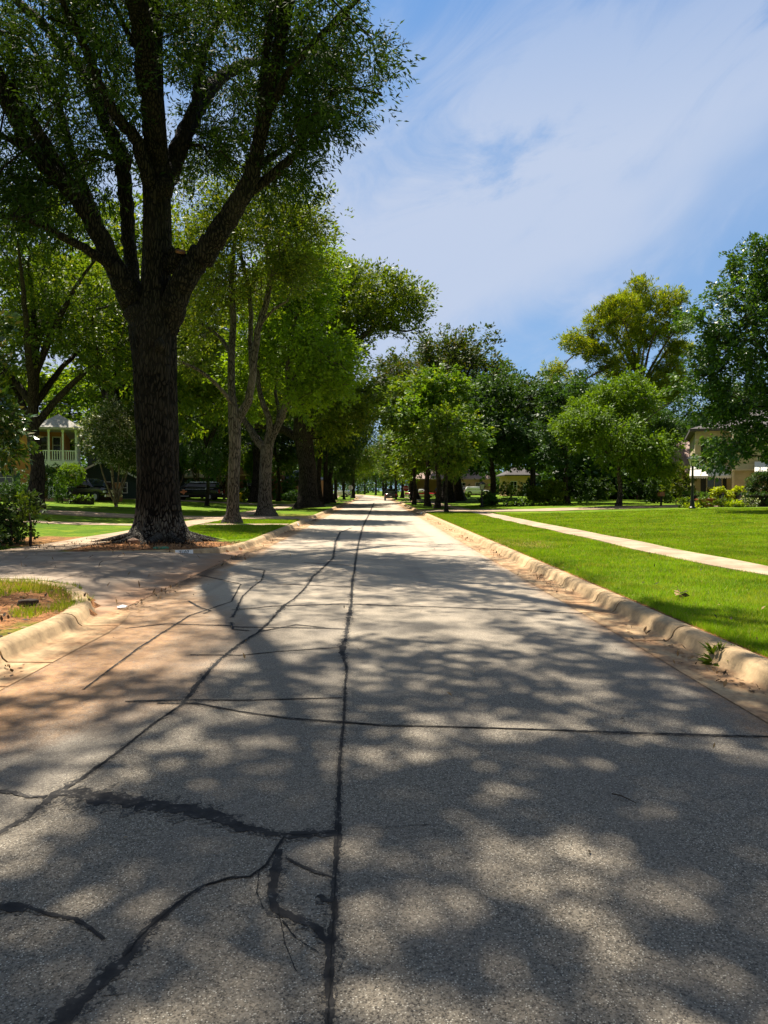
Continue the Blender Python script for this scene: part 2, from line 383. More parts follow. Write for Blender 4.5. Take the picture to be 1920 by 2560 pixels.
# ------------------------------------------------------------------ road
def asphalt(tar):
    t = NT('asphalt_tarred' if tar else 'asphalt'); p = t.pos(); s_ = t.sep(p)
    vn = t.node('ShaderNodeTexVoronoi', {'Vector': p, 'Scale': 125.0, 'Randomness': 1.0})
    vcol = t.sep(vn.outputs['Color'])
    vn2 = t.node('ShaderNodeTexVoronoi', {'Vector': p, 'Scale': 210.0, 'Randomness': 1.0})
    v2 = t.sep(vn2.outputs['Color'])
    base = t.mix(t.rng(vcol[0], 0.0, 1.0, 0, 1, False), (0.045, 0.038, 0.029), (0.27, 0.228, 0.17))
    base = t.mix(t.math('MULTIPLY', t.rng(v2[0], 0.2, 1.0), 0.5), base, (0.33, 0.295, 0.235))
    peb = t.math('MULTIPLY', t.rng(vcol[1], 0.74, 0.78), t.rng(vn.outputs['Distance'], 0.45, 0.30))
    base = t.mix(t.math('MULTIPLY', peb, 0.9), base, (0.62, 0.57, 0.47))
    pit = t.math('MULTIPLY', t.rng(vcol[2], 0.90, 0.93), t.rng(vn.outputs['Distance'], 0.5, 0.35))
    base = t.mix(t.math('MULTIPLY', pit, 0.75), base, (0.035, 0.03, 0.026))
    # paler and warmer away from the camera, blotches
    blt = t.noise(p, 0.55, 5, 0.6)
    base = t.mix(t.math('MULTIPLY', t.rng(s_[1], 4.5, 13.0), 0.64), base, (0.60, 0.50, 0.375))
    base = t.mix(t.math('MULTIPLY', t.rng(blt, 0.45, 0.7), 0.35), base, (0.16, 0.145, 0.13))
    lane = t.noise(t.map(p, (1.3, 0.05, 1)), 1.0, 4, 0.6)
    base = t.mix(t.math('MULTIPLY', t.rng(lane, 0.48, 0.66), 0.32), base, (0.17, 0.15, 0.125))
    patch = t.noise(t.map(p, (1, 0.7, 1)), 0.28, 3, 0.5, 0.6)
    base = t.mix(t.math('MULTIPLY', t.rng(patch, 0.55, 0.60), 0.22), base, (0.50, 0.43, 0.33))
    st_ = t.noise(p, 3.2, 4, 0.7)
    base = t.mix(t.math('MULTIPLY', t.rng(st_, 0.62, 0.72), 0.35), base, (0.07, 0.065, 0.06))
    # clay washed along both gutters
    nzc = t.math('MULTIPLY', t.math('SUBTRACT', t.noise(t.map(p, (1, 0.35, 1)), 1.5, 6, 0.65), 0.5), 1.6)
    dl = t.math('ADD', t.math('SUBTRACT', s_[0], XL), nzc)
    wide = t.math('ADD', 0.62, t.math('MULTIPLY', t.math('MULTIPLY', t.rng(s_[1], 3.4, 6.0), t.rng(s_[1], 12.5, 8.0)), 1.6))
    cl = t.rng(t.math('DIVIDE', dl, wide), 1.15, 0.35)
    dr = t.math('ADD', t.math('SUBTRACT', XR, s_[0]), t.math('MULTIPLY', nzc, 0.5))
    cr = t.rng(dr, 0.70, 0.25)
    cm = t.math('MULTIPLY', t.math('MAXIMUM', cl, cr), t.rng(s_[1], 260, 60))
    cm = t.math('MULTIPLY', cm, t.rng(t.math('ADD', t.noise(p, 34, 4, 0.75), t.math('MULTIPLY', t.noise(t.map(p, (1, 0.25, 1)), 5, 5, 0.7), 0.6)), 0.62, 0.86, 0.45, 1.0))
    clc = t.mix(t.rng(t.noise(p, 7, 6, 0.7), 0.3, 0.7), (0.25, 0.115, 0.042), (0.54, 0.29, 0.115))
    base = t.mix(t.math('MULTIPLY', cm, 0.72), base, clc)
    dirt = t.math('MULTIPLY', t.math('MAXIMUM', t.rng(t.math('ADD', t.math('SUBTRACT', s_[0], XL), t.math('MULTIPLY', nzc, 0.25)), 0.34, 0.12), t.rng(t.math('ADD', t.math('SUBTRACT', XR, s_[0]), t.math('MULTIPLY', nzc, 0.25)), 0.34, 0.12)), t.rng(t.noise(t.map(p, (1, 0.4, 1)), 0.6, 4), 0.42, 0.55))
    base = t.mix(t.math('MULTIPLY', dirt, 0.8), base, (0.07, 0.04, 0.025))
    hgt = t.math('ADD', t.rng(vn.outputs['Distance'], 0.6, 0.1), t.math('MULTIPLY', v2[1], 0.3))
    nb = t.bump(hgt, 0.55, 0.005)
    nb = t.bump(t.noise(p, 2.2, 5), 0.25, 0.03, nb)
    if tar: base = t.mix(t.math('MULTIPLY', t.rng(t.math('ADD', t.noise(p, 26, 5, 0.7), t.math('MULTIPLY', t.sep(vn.outputs['Color'])[1], 0.30)), 0.60, 0.74), 0.9), base, (0.035, 0.033, 0.031))
    return t.done(t.pbsdf(base, 0.82, nb, 0.3))
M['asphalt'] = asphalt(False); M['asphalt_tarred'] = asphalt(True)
t = NT('crack_sealant'); p = t.pos()
n1 = t.noise(p, 9, 5, 0.65)
vt = t.node('ShaderNodeTexVoronoi', {'Vector': p, 'Scale': 95.0, 'Randomness': 1.0})
vs = t.sep(vt.outputs['Color'])
sc_ = t.mix(t.rng(n1, 0.3, 0.7), (0.026, 0.025, 0.025), (0.060, 0.056, 0.052))
sc_ = t.mix(t.math('MULTIPLY', t.math('MULTIPLY', t.rng(vs[0], 0.78, 0.84), t.rng(n1, 0.50, 0.60)), 0.8), sc_, (0.20, 0.18, 0.15))
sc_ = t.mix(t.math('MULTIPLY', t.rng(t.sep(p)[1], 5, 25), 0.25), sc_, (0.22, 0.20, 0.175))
M['sealant'] = t.done(t.pbsdf(sc_, 0.9, t.bump(n1, 0.4, 0.01), 0.12))
M['crack'] = simple('crack', (0.012, 0.011, 0.010), 0.95, 0.2, 20, 0)

rng0 = np.random.default_rng(11)
yr = list(np.arange(-20, 30, 1.0)) + list(np.arange(30, 130, 5.0)) + list(np.arange(130, 560, 6.0))
xr = [XL - 0.05, -2.6, -1.7, -0.9, -0.2, 0.6, 1.4, 2.3, XR + 0.05]
RV = [(x + bend(y), y, 0.030 * (1 - ((x + 0.15) / 3.3) ** 2) * 0.0) for y in yr for x in xr]
RF = [(j * 9 + i, j * 9 + i + 1, (j + 1) * 9 + i + 1, (j + 1) * 9 + i) for j in range(len(yr) - 1) for i in range(8)]
RM = [0] * len(RF)
def ribbon(pts, mat_i, z, wmul=1.0, jit=0.25, wmin=0.012):
    """pts: (x, y, width) read off the photo at 1659 px, turned into true places on the road"""
    P = []
    for (x, y, w) in pts:
        g = gnd(x * S, y * S, 0.0); P.append((g.x, g.y, w * S * g.y / FPX * wmul))
    P = np.array(P); out = []
    tg0 = np.gradient(P[:, :2], axis=0); tg0 /= np.maximum(1e-6, np.linalg.norm(tg0, axis=1))[:, None]
    P[:, 2] = np.clip(P[:, 2] / np.sqrt(tg0[:, 1] ** 2 + (tg0[:, 0] * CAM_Z / P[:, 1]) ** 2) * np.where(np.abs(tg0[:, 0]) > .8, .75, 1), wmin, 0.26)
    for a, b in zip(P[:-1], P[1:]):
        d = np.hypot(*(b[:2] - a[:2])); n = max(2, int(d / max(0.02, 0.006 * (a[1] + b[1]) / 2)))
        for k in range(n): out.append(a + (b - a) * k / n)
    out.append(P[-1]); out = np.array(out)
    n = len(out)
    wob = np.convolve(rng0.normal(0, 1, n + 8), np.ones(9) / 9, 'valid')[:n] * 0.4
    tg = np.gradient(out[:, :2], axis=0); tg /= np.maximum(1e-6, np.linalg.norm(tg, axis=1))[:, None]
    nm = np.stack([-tg[:, 1], tg[:, 0]], 1)
    wv = out[:, 2]
    c = out[:, :2] + nm * (wob * wv * 0.8)[:, None]
    l = c + nm * (wv * 0.5 * (1 + rng0.normal(0, jit, n)))[:, None]
    r = c - nm * (wv * 0.5 * (1 + rng0.normal(0, jit, n)))[:, None]
    k0 = len(RV)
    for q in range(n): RV.append((l[q, 0], l[q, 1], z)); RV.append((r[q, 0], r[q, 1], z))
    for q in range(n - 1):
        RF.append((k0 + 2 * q, k0 + 2 * q + 1, k0 + 2 * q + 3, k0 + 2 * q + 2)); RM.append(mat_i)
seam = [(706, 2260, 20), (716, 2060, 24), (722, 1960, 17), (727, 1860, 13), (731, 1800, 17), (730, 1740, 11), (735, 1650, 10), (742, 1570, 7), (745, 1500, 7), (749, 1440, 6), (740, 1412, 12), (738, 1395, 15), (746, 1382, 9), (749, 1362, 9), (755, 1326, 10), (759, 1304, 6), (760, 1268, 6), (766, 1231, 5), (773, 1180, 4), (784, 1137, 3.4), (799, 1107, 2.6), (808, 1086, 2)]
long2 = [(-40, 1828, 14), (0, 1800, 14), (60, 1765, 18), (120, 1715, 20), (180, 1680, 14), (250, 1630, 9), (330, 1565, 7), (390, 1525, 8), (415, 1495, 14), (430, 1475, 10), (470, 1430, 10), (520, 1390, 9), (560, 1365, 8), (590, 1335, 7), (610, 1310, 9), (635, 1295, 5), (660, 1270, 5), (675, 1247, 7), (700, 1225, 5), (720, 1205, 5), (725, 1170, 5), (735, 1150, 3.5), (760, 1140, 2.5)]
thick = [(125, 1715, 20), (200, 1725, 30), (280, 1735, 26), (380, 1745, 26), (460, 1765, 30), (520, 1790, 18), (600, 1803, 12), (640, 1806, 14), (727, 1800, 14)]
low = [(120, 2240, 55), (200, 2140, 50), (270, 2070, 42), (300, 2030, 24), (340, 1990, 22), (400, 1940, 12), (440, 1915, 7), (500, 1897, 5), (540, 1895, 5), (575, 1870, 6), (600, 1830, 6), (615, 1808, 8)]
seals = [seam, long2, thick, low,
    [(606, 1836, 14), (597, 1880, 24), (585, 1930, 20), (600, 1970, 22), (640, 1985, 26), (690, 2010, 22), (710, 2040, 14)],
    [(620, 1856, 5), (660, 1876, 8), (718, 1898, 5)], [(688, 1935, 12), (700, 1945, 14), (716, 1950, 14)],
    [(-30, 1955, 26), (0, 1958, 30), (60, 1962, 28)], [(60, 1962, 10), (100, 1975, 10), (160, 1988, 12), (200, 2010, 6), (225, 2030, 3)],
    [(-20, 1708, 8), (30, 1713, 10), (60, 1722, 7), (100, 1722, 9)],
    [(340, 1520, 3), (420, 1520, 6), (520, 1538, 4), (620, 1552, 5), (735, 1560, 6), (830, 1568, 4), (1000, 1572, 2.4), (1180, 1577, 3)],
    [(1180, 1577, 3), (1300, 1582, 6), (1480, 1588, 6), (1659, 1592, 3)],
    [(270, 1516, 3), (400, 1513, 4), (520, 1513, 3), (740, 1508, 2)],
    [(500, 1318, 3), (590, 1310, 4), (740, 1305, 3), (900, 1310, 2.6), (1120, 1318, 3), (1330, 1330, 3)],
    [(410, 1415, 1.6), (520, 1416, 2.4), (600, 1408, 1.4), (748, 1398, 1.2)],
    [(470, 1350, 1.6), (520, 1355, 2), (690, 1357, 2.4), (755, 1360, 1.6)],
    [(408, 1298, 5), (430, 1312, 5), (455, 1320, 6), (440, 1326, 3)], [(503, 1334, 6), (525, 1287, 4), (545, 1268, 3), (565, 1254, 3), (572, 1232, 4), (547, 1229, 2)],
    [(499, 1345, 6), (503, 1360, 4), (539, 1363, 3)], [(560, 1365, 3), (640, 1350, 4), (700, 1356, 3)],
    [(330, 1240, 3), (400, 1235, 3), (520, 1262, 2.6)], [(270, 1358, 1.4), (360, 1348, 2), (500, 1352, 1.2)],
    [(655, 1215, 2.4), (760, 1222, 2.4)], [(600, 1262, 2), (755, 1268, 2.4)],
    [(520, 1262, 2.5), (500, 1300, 3), (410, 1330, 4), (300, 1400, 5), (180, 1490, 4)]]
for i_, s1 in enumerate(seals):
    wm = 1.3 if s1 is thick else 0.85
    ribbon(s1, 3, 0.002 + 0.00004 * i_, wm * 1.75, 0.35); ribbon(s1, 1, 0.004 + 0.00008 * i_, wm, 0.26)
for s1 in (seam, long2[4:], low[2:], [(600, 1803, 1), (640, 1806, 1), (727, 1800, 1)], seals[10], [(730, 1562, 1), (1000, 1572, 1), (1300, 1582, 1), (1659, 1592, 1)]):
    ribbon([(x, y, w * 0.16 + 0.7) for x, y, w in s1], 2, 0.0075, 0.4, 0.6, 0.005)
for s1 in ([(690, 2060, 1), (640, 2030, 1.5), (610, 1990, 1)], [(600, 1960, 2), (615, 2040, 1.5), (640, 2100, 1.2)], [(560, 1880, 2), (555, 1930, 2), (570, 1965, 1.5)], [(800, 1790, .8), (940, 1782, .8)]):
    ribbon(s1, 2, 0.0045, 0.5, 0.7, 0.004)
# cross street joins the same sheet
k0 = len(RV)
RV += [(-200, CROSS[0] + 1, -0.004), (200, CROSS[0] + 1, -0.004), (200, CROSS[1] - 1, -0.004), (-200, CROSS[1] - 1, -0.004)]
RF.append((k0, k0 + 1, k0 + 2, k0 + 3)); RM.append(0)
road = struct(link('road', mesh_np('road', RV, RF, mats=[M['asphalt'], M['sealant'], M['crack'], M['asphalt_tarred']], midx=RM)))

# ------------------------------------------------------------------ kerbs, paths, driveways
t = NT('kerb_concrete'); p = t.pos(); s_ = t.sep(p)
kc = t.mix(t.rng(t.noise(p, 4, 6, 0.7), 0.3, 0.7), (0.34, 0.24, 0.135), (0.60, 0.43, 0.24))
kc = t.mix(t.math('MULTIPLY', t.rng(t.noise(t.map(p, (1, 1, 0.3)), 12, 5, 0.7), 0.5, 0.75), 0.6), kc, (0.14, 0.10, 0.065))
cz_ = t.math('MULTIPLY', t.rng(s_[2], 0.06, 0.0), t.rng(t.noise(t.map(p, (1, 0.35, 1)), 3.2, 6, 0.7), 0.36, 0.6))
kc = t.mix(t.math('MULTIPLY', cz_, 0.85), kc, t.mix(t.rng(t.noise(p, 9, 6, 0.7), 0.3, 0.7), (0.16, 0.075, 0.035), (0.52, 0.29, 0.14)))
M['kerb'] = t.done(t.pbsdf(kc, 0.85, t.bump(t.noise(p, 60, 5, 0.7), 0.5, 0.006), 0.25))
t = NT('path_concrete'); p = t.pos(); s_ = t.sep(p)
pc = t.mix(t.rng(t.noise(p, 1.6, 6, 0.65), 0.3, 0.7), (0.30, 0.215, 0.145), (0.50, 0.375, 0.26))
pc = t.mix(t.math('MULTIPLY', t.rng(t.noise(p, 0.7, 4, 0.6), 0.55, 0.7), 0.5), pc, (0.19, 0.14, 0.10))
pc = t.mix(t.math('MULTIPLY', t.rng(t.noise(p, 14, 5, 0.7), 0.62, 0.7), 0.6), pc, (0.10, 0.07, 0.05))
jt = t.math('MODULO', t.math('ADD', s_[1], 100.0), 1.6)
M['path'] = t.done(t.pbsdf(pc, 0.88, t.bump(t.noise(p, 50, 5, 0.7), 0.4, 0.005), 0.2))
t = NT('drive_concrete'); p = t.pos(); s_ = t.sep(p)
pc = t.mix(t.rng(t.noise(p, 1.2, 6, 0.65), 0.3, 0.7), (0.23, 0.175, 0.13), (0.40, 0.315, 0.235))
pc = t.mix(t.math('MULTIPLY', t.rng(t.math('ADD', s_[0], t.math('MULTIPLY', t.noise(p, 2.0, 5), 1.6)), -3.6, -2.3), 0.85), pc, (0.42, 0.22, 0.11))
pc = t.mix(t.math('MULTIPLY', t.rng(t.noise(p, 16, 5, 0.7), 0.64, 0.7), 0.7), pc, (0.08, 0.055, 0.04))
M['drive'] = t.done(t.pbsdf(pc, 0.85, t.bump(t.noise(p, 50, 5, 0.7), 0.4, 0.005), 0.2))

PROF = [(-0.42, 0.006), (-0.30, 0.009), (-0.01, 0.012), (0.03, 0.045), (0.06, 0.115), (0.10, 0.150), (0.16, 0.165), (0.25, 0.160), (0.29, 0.140), (0.30, -0.08)]
def kerb(path, side, joints=3.05, seed=0):
    """path: (x, y, height factor); lawn on the left of travel when side=+1"""
    r = random.Random(seed); P = []
    for (a, b) in zip(path[:-1], path[1:]):
        d = math.hypot(b[0] - a[0], b[1] - a[1]); n = max(1, int(d / (0.35 if a[1] < 40 else 2.0)))
        for k in range(n): P.append(tuple(a[i] + (b[i] - a[i]) * k / n for i in range(3)))
    P.append(path[-1])
    mb = MB(); run = 0; nextj = r.uniform(0.6, 2.5); secs = []
    def sec(q, i):
        a, b = P[max(0, i - 1)], P[min(len(P) - 1, i + 1)]
        tx, ty = b[0] - a[0], b[1] - a[1]; L = math.hypot(tx, ty) or 1; nxn, nyn = -ty / L * side, tx / L * side
        w = 0.003 * sin(q[1] * 2.3 + q[0])
        return [(q[0] + bend(q[1]) + nxn * (u + w), q[1] + nyn * (u + w), (z * q[2] if z > 0.02 else z)) for u, z in PROF]
    def flush():
        nonlocal secs
        if len(secs) > 1:
            n = len(PROF); v = [p_ for sc in secs for p_ in sc]
            fs = [(k * n + i, k * n + i + 1, (k + 1) * n + i + 1, (k + 1) * n + i) for k in range(len(secs) - 1) for i in range(n - 1)]
            fs += [tuple(range(n)), tuple(range((len(secs) - 1) * n, len(secs) * n))[::-1]]
            mb.add(v, fs)
        secs = []
    for i, q in enumerate(P):
        if i and (q[1] < 75):
            a = P[i - 1]; seg = math.hypot(q[0] - a[0], q[1] - a[1])
            while run + seg > nextj:
                f_ = (nextj - run) / seg; g_ = min(0.45, 0.016 / seg)
                for ff, fl in ((f_ - g_, True), (f_ + g_, False)):
                    qq = tuple(a[k] + (q[k] - a[k]) * ff for k in range(3)); secs.append(sec(qq, i))
                    if fl: flush()
                nextj += joints * r.choice((1, 1, 1, 0.28, 0.6))
            run += seg
        secs.append(sec(q, i))
    flush()
    o = mb.obj('kerb', M['kerb'], None, True); struct(o)
    # dark fill seen down the joints
    b = MB(); n = 4; v = []
    for i, q in enumerate(P):
        s2 = sec(q, i); v += [(s2[k][0], s2[k][1], s2[k][2] - (0.035 * q[2] if k else 0.02)) for k in (2, 4, 6, 8)]
    b.add(v, [(k * 4 + i, k * 4 + i + 1, k * 4 + i + 5, k * 4 + i + 4) for k in range(len(P) - 1) for i in range(3)])
    b.obj('joint_fill', M['crack'], o)
    return o
def ret_left(y0, sgn, X):     # kerb return round a driveway mouth; sgn: direction the kerb leaves
    return [(X, y0 - 1.3 * sgn, 1.0), (X - 0.08, y0 - 0.6 * sgn, 1.0), (X - 0.35, y0, 0.8), (X - 0.9, y0 + 0.5 * sgn, 0.3), (X - 1.5, y0 + 0.7 * sgn, 0.08)]
kerb([(XL, -12, 1), (XL, 8.3, 1), (-3.48, 9.0, 1), (-3.62, 9.6, 1), (-3.98, 10.5, 1), (-4.56, 11.45, 1), (-5.4, 12.1, 1), (-6.6, 12.33, 1.02)], 1, seed=4)
kerb([(-6.8, 17.55, 1.02), (-5.6, 17.68, 1), (-4.45, 18.0, 1), (-3.9, 18.65, 1), (-3.58, 19.7, 1), (-3.44, 21.2, 1), (XL, 22.4, 1), (XL, 36.9, 1), (XL - .1, 37.6, .95), (XL - .4, 38.1, .9), (XL - 1.0, 38.35, .8), (XL - 1.6, 38.4, .8)], 1, seed=8)
kerb([(XL - 1.6, 41.8, .8), (XL - 1.0, 41.85, .8), (XL - .4, 42.2, .9), (XL - .1, 42.9, 1), (XL, 43.8, 1), (XL, 72.6, 1), (XL - .4, 74, .6), (XL - 1.2, 74.4, .2)], 1, seed=5)
kerb([(XL - 1.2, 77.6, .2), (XL - .4, 78, .7), (XL, 79.3, 1), (XL, 94, 1), (XL - .4, 95.6, .9), (XL - 1.6, 97.4, .7), (XL - 3.2, 98.2, .6), (-40, 98.4, .6)], 1, seed=6)
kerb([(-40, 111.6, .6), (XL - 3.2, 111.8, .6), (XL - 1.6, 112.6, .7), (XL - .4, 114.4, .9), (XL, 116, 1), (XL, 300, 1)], 1, seed=7)
kerb([(XR, -12, 1), (XR, 49.6, 1), (XR + .1, 50.4, .95), (XR + .4, 51.1, .9), (XR + 1.0, 51.4, .8), (XR + 1.7, 51.5, .8)], -1, seed=9)
kerb([(XR + 1.7, 56.9, .8), (XR + 1.0, 57.0, .8), (XR + .4, 57.3, .9), (XR + .1, 58.0, .95), (XR, 58.9, 1), (XR, 94, 1), (XR + .4, 95.6, .9), (XR + 1.6, 97.4, .7), (XR + 3.2, 98.2, .6), (40, 98.4, .6)], -1, seed=10)
kerb([(40, 111.6, .6), (XR + 3.2, 111.8, .6), (XR + 1.6, 112.6, .7), (XR + .4, 114.4, .9), (XR, 116, 1), (XR, 300, 1)], -1, seed=12)

def sheet(name, fn_edges, us, zf, mat, thick=0.06, axis='y', skip=None):
    """strip: for each u along the axis, two edges; slabs with a thin gap every 'skip' metres"""
    mb = MB()
    def slab(u0, u1):
        n = max(1, int(round((u1 - u0) / 0.5))); tops = []
        for k in range(n + 1):
            u = u0 + (u1 - u0) * k / n; a, b = fn_edges(u); row = []
            for q in range(5):
                w = a + (b - a) * q / 4; x, y = (w, u) if axis == 'y' else (u, w)
                row.append((x, y, zf(x, y)))
            tops.append(row)
        v = [c for r_ in tops for c in r_]; m = 5
        fs = [(k * m + i, k * m + i + 1, (k + 1) * m + i + 1, (k + 1) * m + i) for k in range(n) for i in range(4)]
        k2 = len(v); v += [(c[0], c[1], c[2] - thick) for c in v]
        ring = [i for i in range(5)] + [k * m + 4 for k in range(1, n + 1)] + [n * m + i for i in range(3, -1, -1)] + [k * m for k in range(n - 1, 0, -1)]
        fs += [(ring[i], ring[(i + 1) % len(ring)], k2 + ring[(i + 1) % len(ring)], k2 + ring[i]) for i in range(len(ring))]
        mb.add(v, fs)
    for a, b in zip(us[:-1], us[1:]): slab(a + 0.008, b - 0.008)
    o = mb.obj(name, mat, None); struct(o); return o
def seq(a, b, st): return list(np.arange(a, b, st)) + [b]
pz = lambda x, y: lawn(x, y) + 0.022
wig = lambda y: 0.05 * sin(y * 0.31) + 0.03 * sin(y * 0.9 + 1)
sheet('sidewalk', lambda y: (6.45 + wig(y) + 0.55 * sm((16 - y) / 6), 7.50 + wig(y) + 0.3 * sm((14 - y) / 5)), seq(-6, 51.0, 1.52), pz, M['path'])
sheet('sidewalk', lambda y: (6.4, 7.5), seq(57.6, 97, 1.52), pz, M['path'])
sheet('sidewalk', lambda y: (6.4 + bend(y), 7.5 + bend(y)), seq(114, 230, 8), pz, M['path'])
sheet('sidewalk', lambda y: (-8.95 + wig(y), -7.6 + wig(y)), seq(-6, 12.2, 1.5), pz, M['path'])
sheet('sidewalk', lambda y: (-9.0 + wig(y), -7.55 + wig(y)), seq(17.7, 37.8, 1.5), pz, M['path'])
sheet('sidewalk', lambda y: (-8.9 + wig(y), -7.5 + wig(y)), seq(42.6, 73.2, 1.5), pz, M['path'])
sheet('sidewalk', lambda y: (-8.9 + bend(y), -7.5 + bend(y)), seq(78.4, 97, 1.5) , pz, M['path'])
sheet('sidewalk', lambda y: (-8.9 + bend(y), -7.5 + bend(y)), seq(114, 230, 8) , pz, M['path'])
sheet('walkway', lambda x: (31.2, 32.5), seq(-7.5, -3.74, 1.3), lambda x, y: lawn(x, y) + 0.018, M['path'], axis='x')
sheet('walkway', lambda x: (30.6, 32.0), seq(-26, -9.1, 1.5), lambda x, y: lawn(x, y) + 0.018, M['path'], axis='x')
sheet('driveway', lambda x: (lerp_tab(D1N, x), lerp_tab(D1F, x)), [-30, -25, -21, -17.5, -14, -11.5, -9.2, -7.3, -5.2, -3.40], drive1_z, M['drive'], 0.09, 'x')
for sg, y0, y1, ln in DRIVES:
    if sg < 0: us = [-3.4 - ln, -20, -14, -9.2, -7.3, -5.2, -3.38]
    else: us = [3.08, 5.2, 7.6, 12, 18, 26, 36, 44]
    sheet('driveway', (lambda sg, y0, y1: lambda x: flare(y0, y1, (XL - x) if sg < 0 else (x - XR)))(sg, y0, y1), us, (lambda sg: lambda x, y: drive_z(sg, x, y))(sg), M['path'] if y0 < 60 else M['drive'], 0.09, 'x')

# ------------------------------------------------------------------ trees
def catmull(pts, vals, step):
    pts = [np.array(p_, float) for p_ in pts]; out, ov = [], []
    n = len(pts)
    for i in range(n - 1):
        p0, p1, p2, p3 = pts[max(0, i - 1)], pts[i], pts[i + 1], pts[min(n - 1, i + 2)]
        m = max(1, int(np.linalg.norm(p2 - p1) / step))
        for k in range(m):
            u = k / m
            out.append(0.5 * ((2 * p1) + (-p0 + p2) * u + (2 * p0 - 5 * p1 + 4 * p2 - p3) * u * u + (-p0 + 3 * p1 - 3 * p2 + p3) * u ** 3))
            ov.append(vals[i] + (vals[i + 1] - vals[i]) * u)
    out.append(pts[-1]); ov.append(vals[-1])
    return np.array(out), np.array(ov)
class Tubes:
    def __init__(s): s.V = []; s.F = []; s.n = 0
    def tube(s, P, R, sides, shape=None, tip=True):
        P = np.asarray(P, float); n = len(P)
        if n < 2: return
        T = np.gradient(P, axis=0); T /= np.maximum(1e-9, np.linalg.norm(T, axis=1))[:, None]
        a = np.cross(T[0], (0, 1, 0) if abs(T[0][1]) < 0.9 else (1, 0, 0)); a /= np.linalg.norm(a)
        A = np.empty((n, 3)); A[0] = a
        for i in range(1, n):
            a = a - T[i] * a.dot(T[i]); a /= max(1e-9, np.linalg.norm(a)); A[i] = a
        B = np.cross(T, A); th = np.arange(sides) * 2 * pi / sides
        RR = np.asarray(R)[:, None] * np.ones(sides)
        if shape is not None: RR = RR * shape(P, th)
        V = P[:, None, :] + A[:, None, :] * (RR * np.cos(th))[:, :, None] + B[:, None, :] * (RR * np.sin(th))[:, :, None]
        i, j = np.meshgrid(np.arange(sides), np.arange(n - 1)); i, j = i.ravel(), j.ravel(); k = s.n
        F = np.stack([k + j * sides + i, k + j * sides + (i + 1) % sides, k + (j + 1) * sides + (i + 1) % sides, k + (j + 1) * sides + i], 1)
        s.V.append(V.reshape(-1, 3)); s.F.append(F); s.n += n * sides
    def mesh(s, name, mat): return mesh_np(name, np.concatenate(s.V), np.concatenate(s.F), smooth=True, mats=[mat])
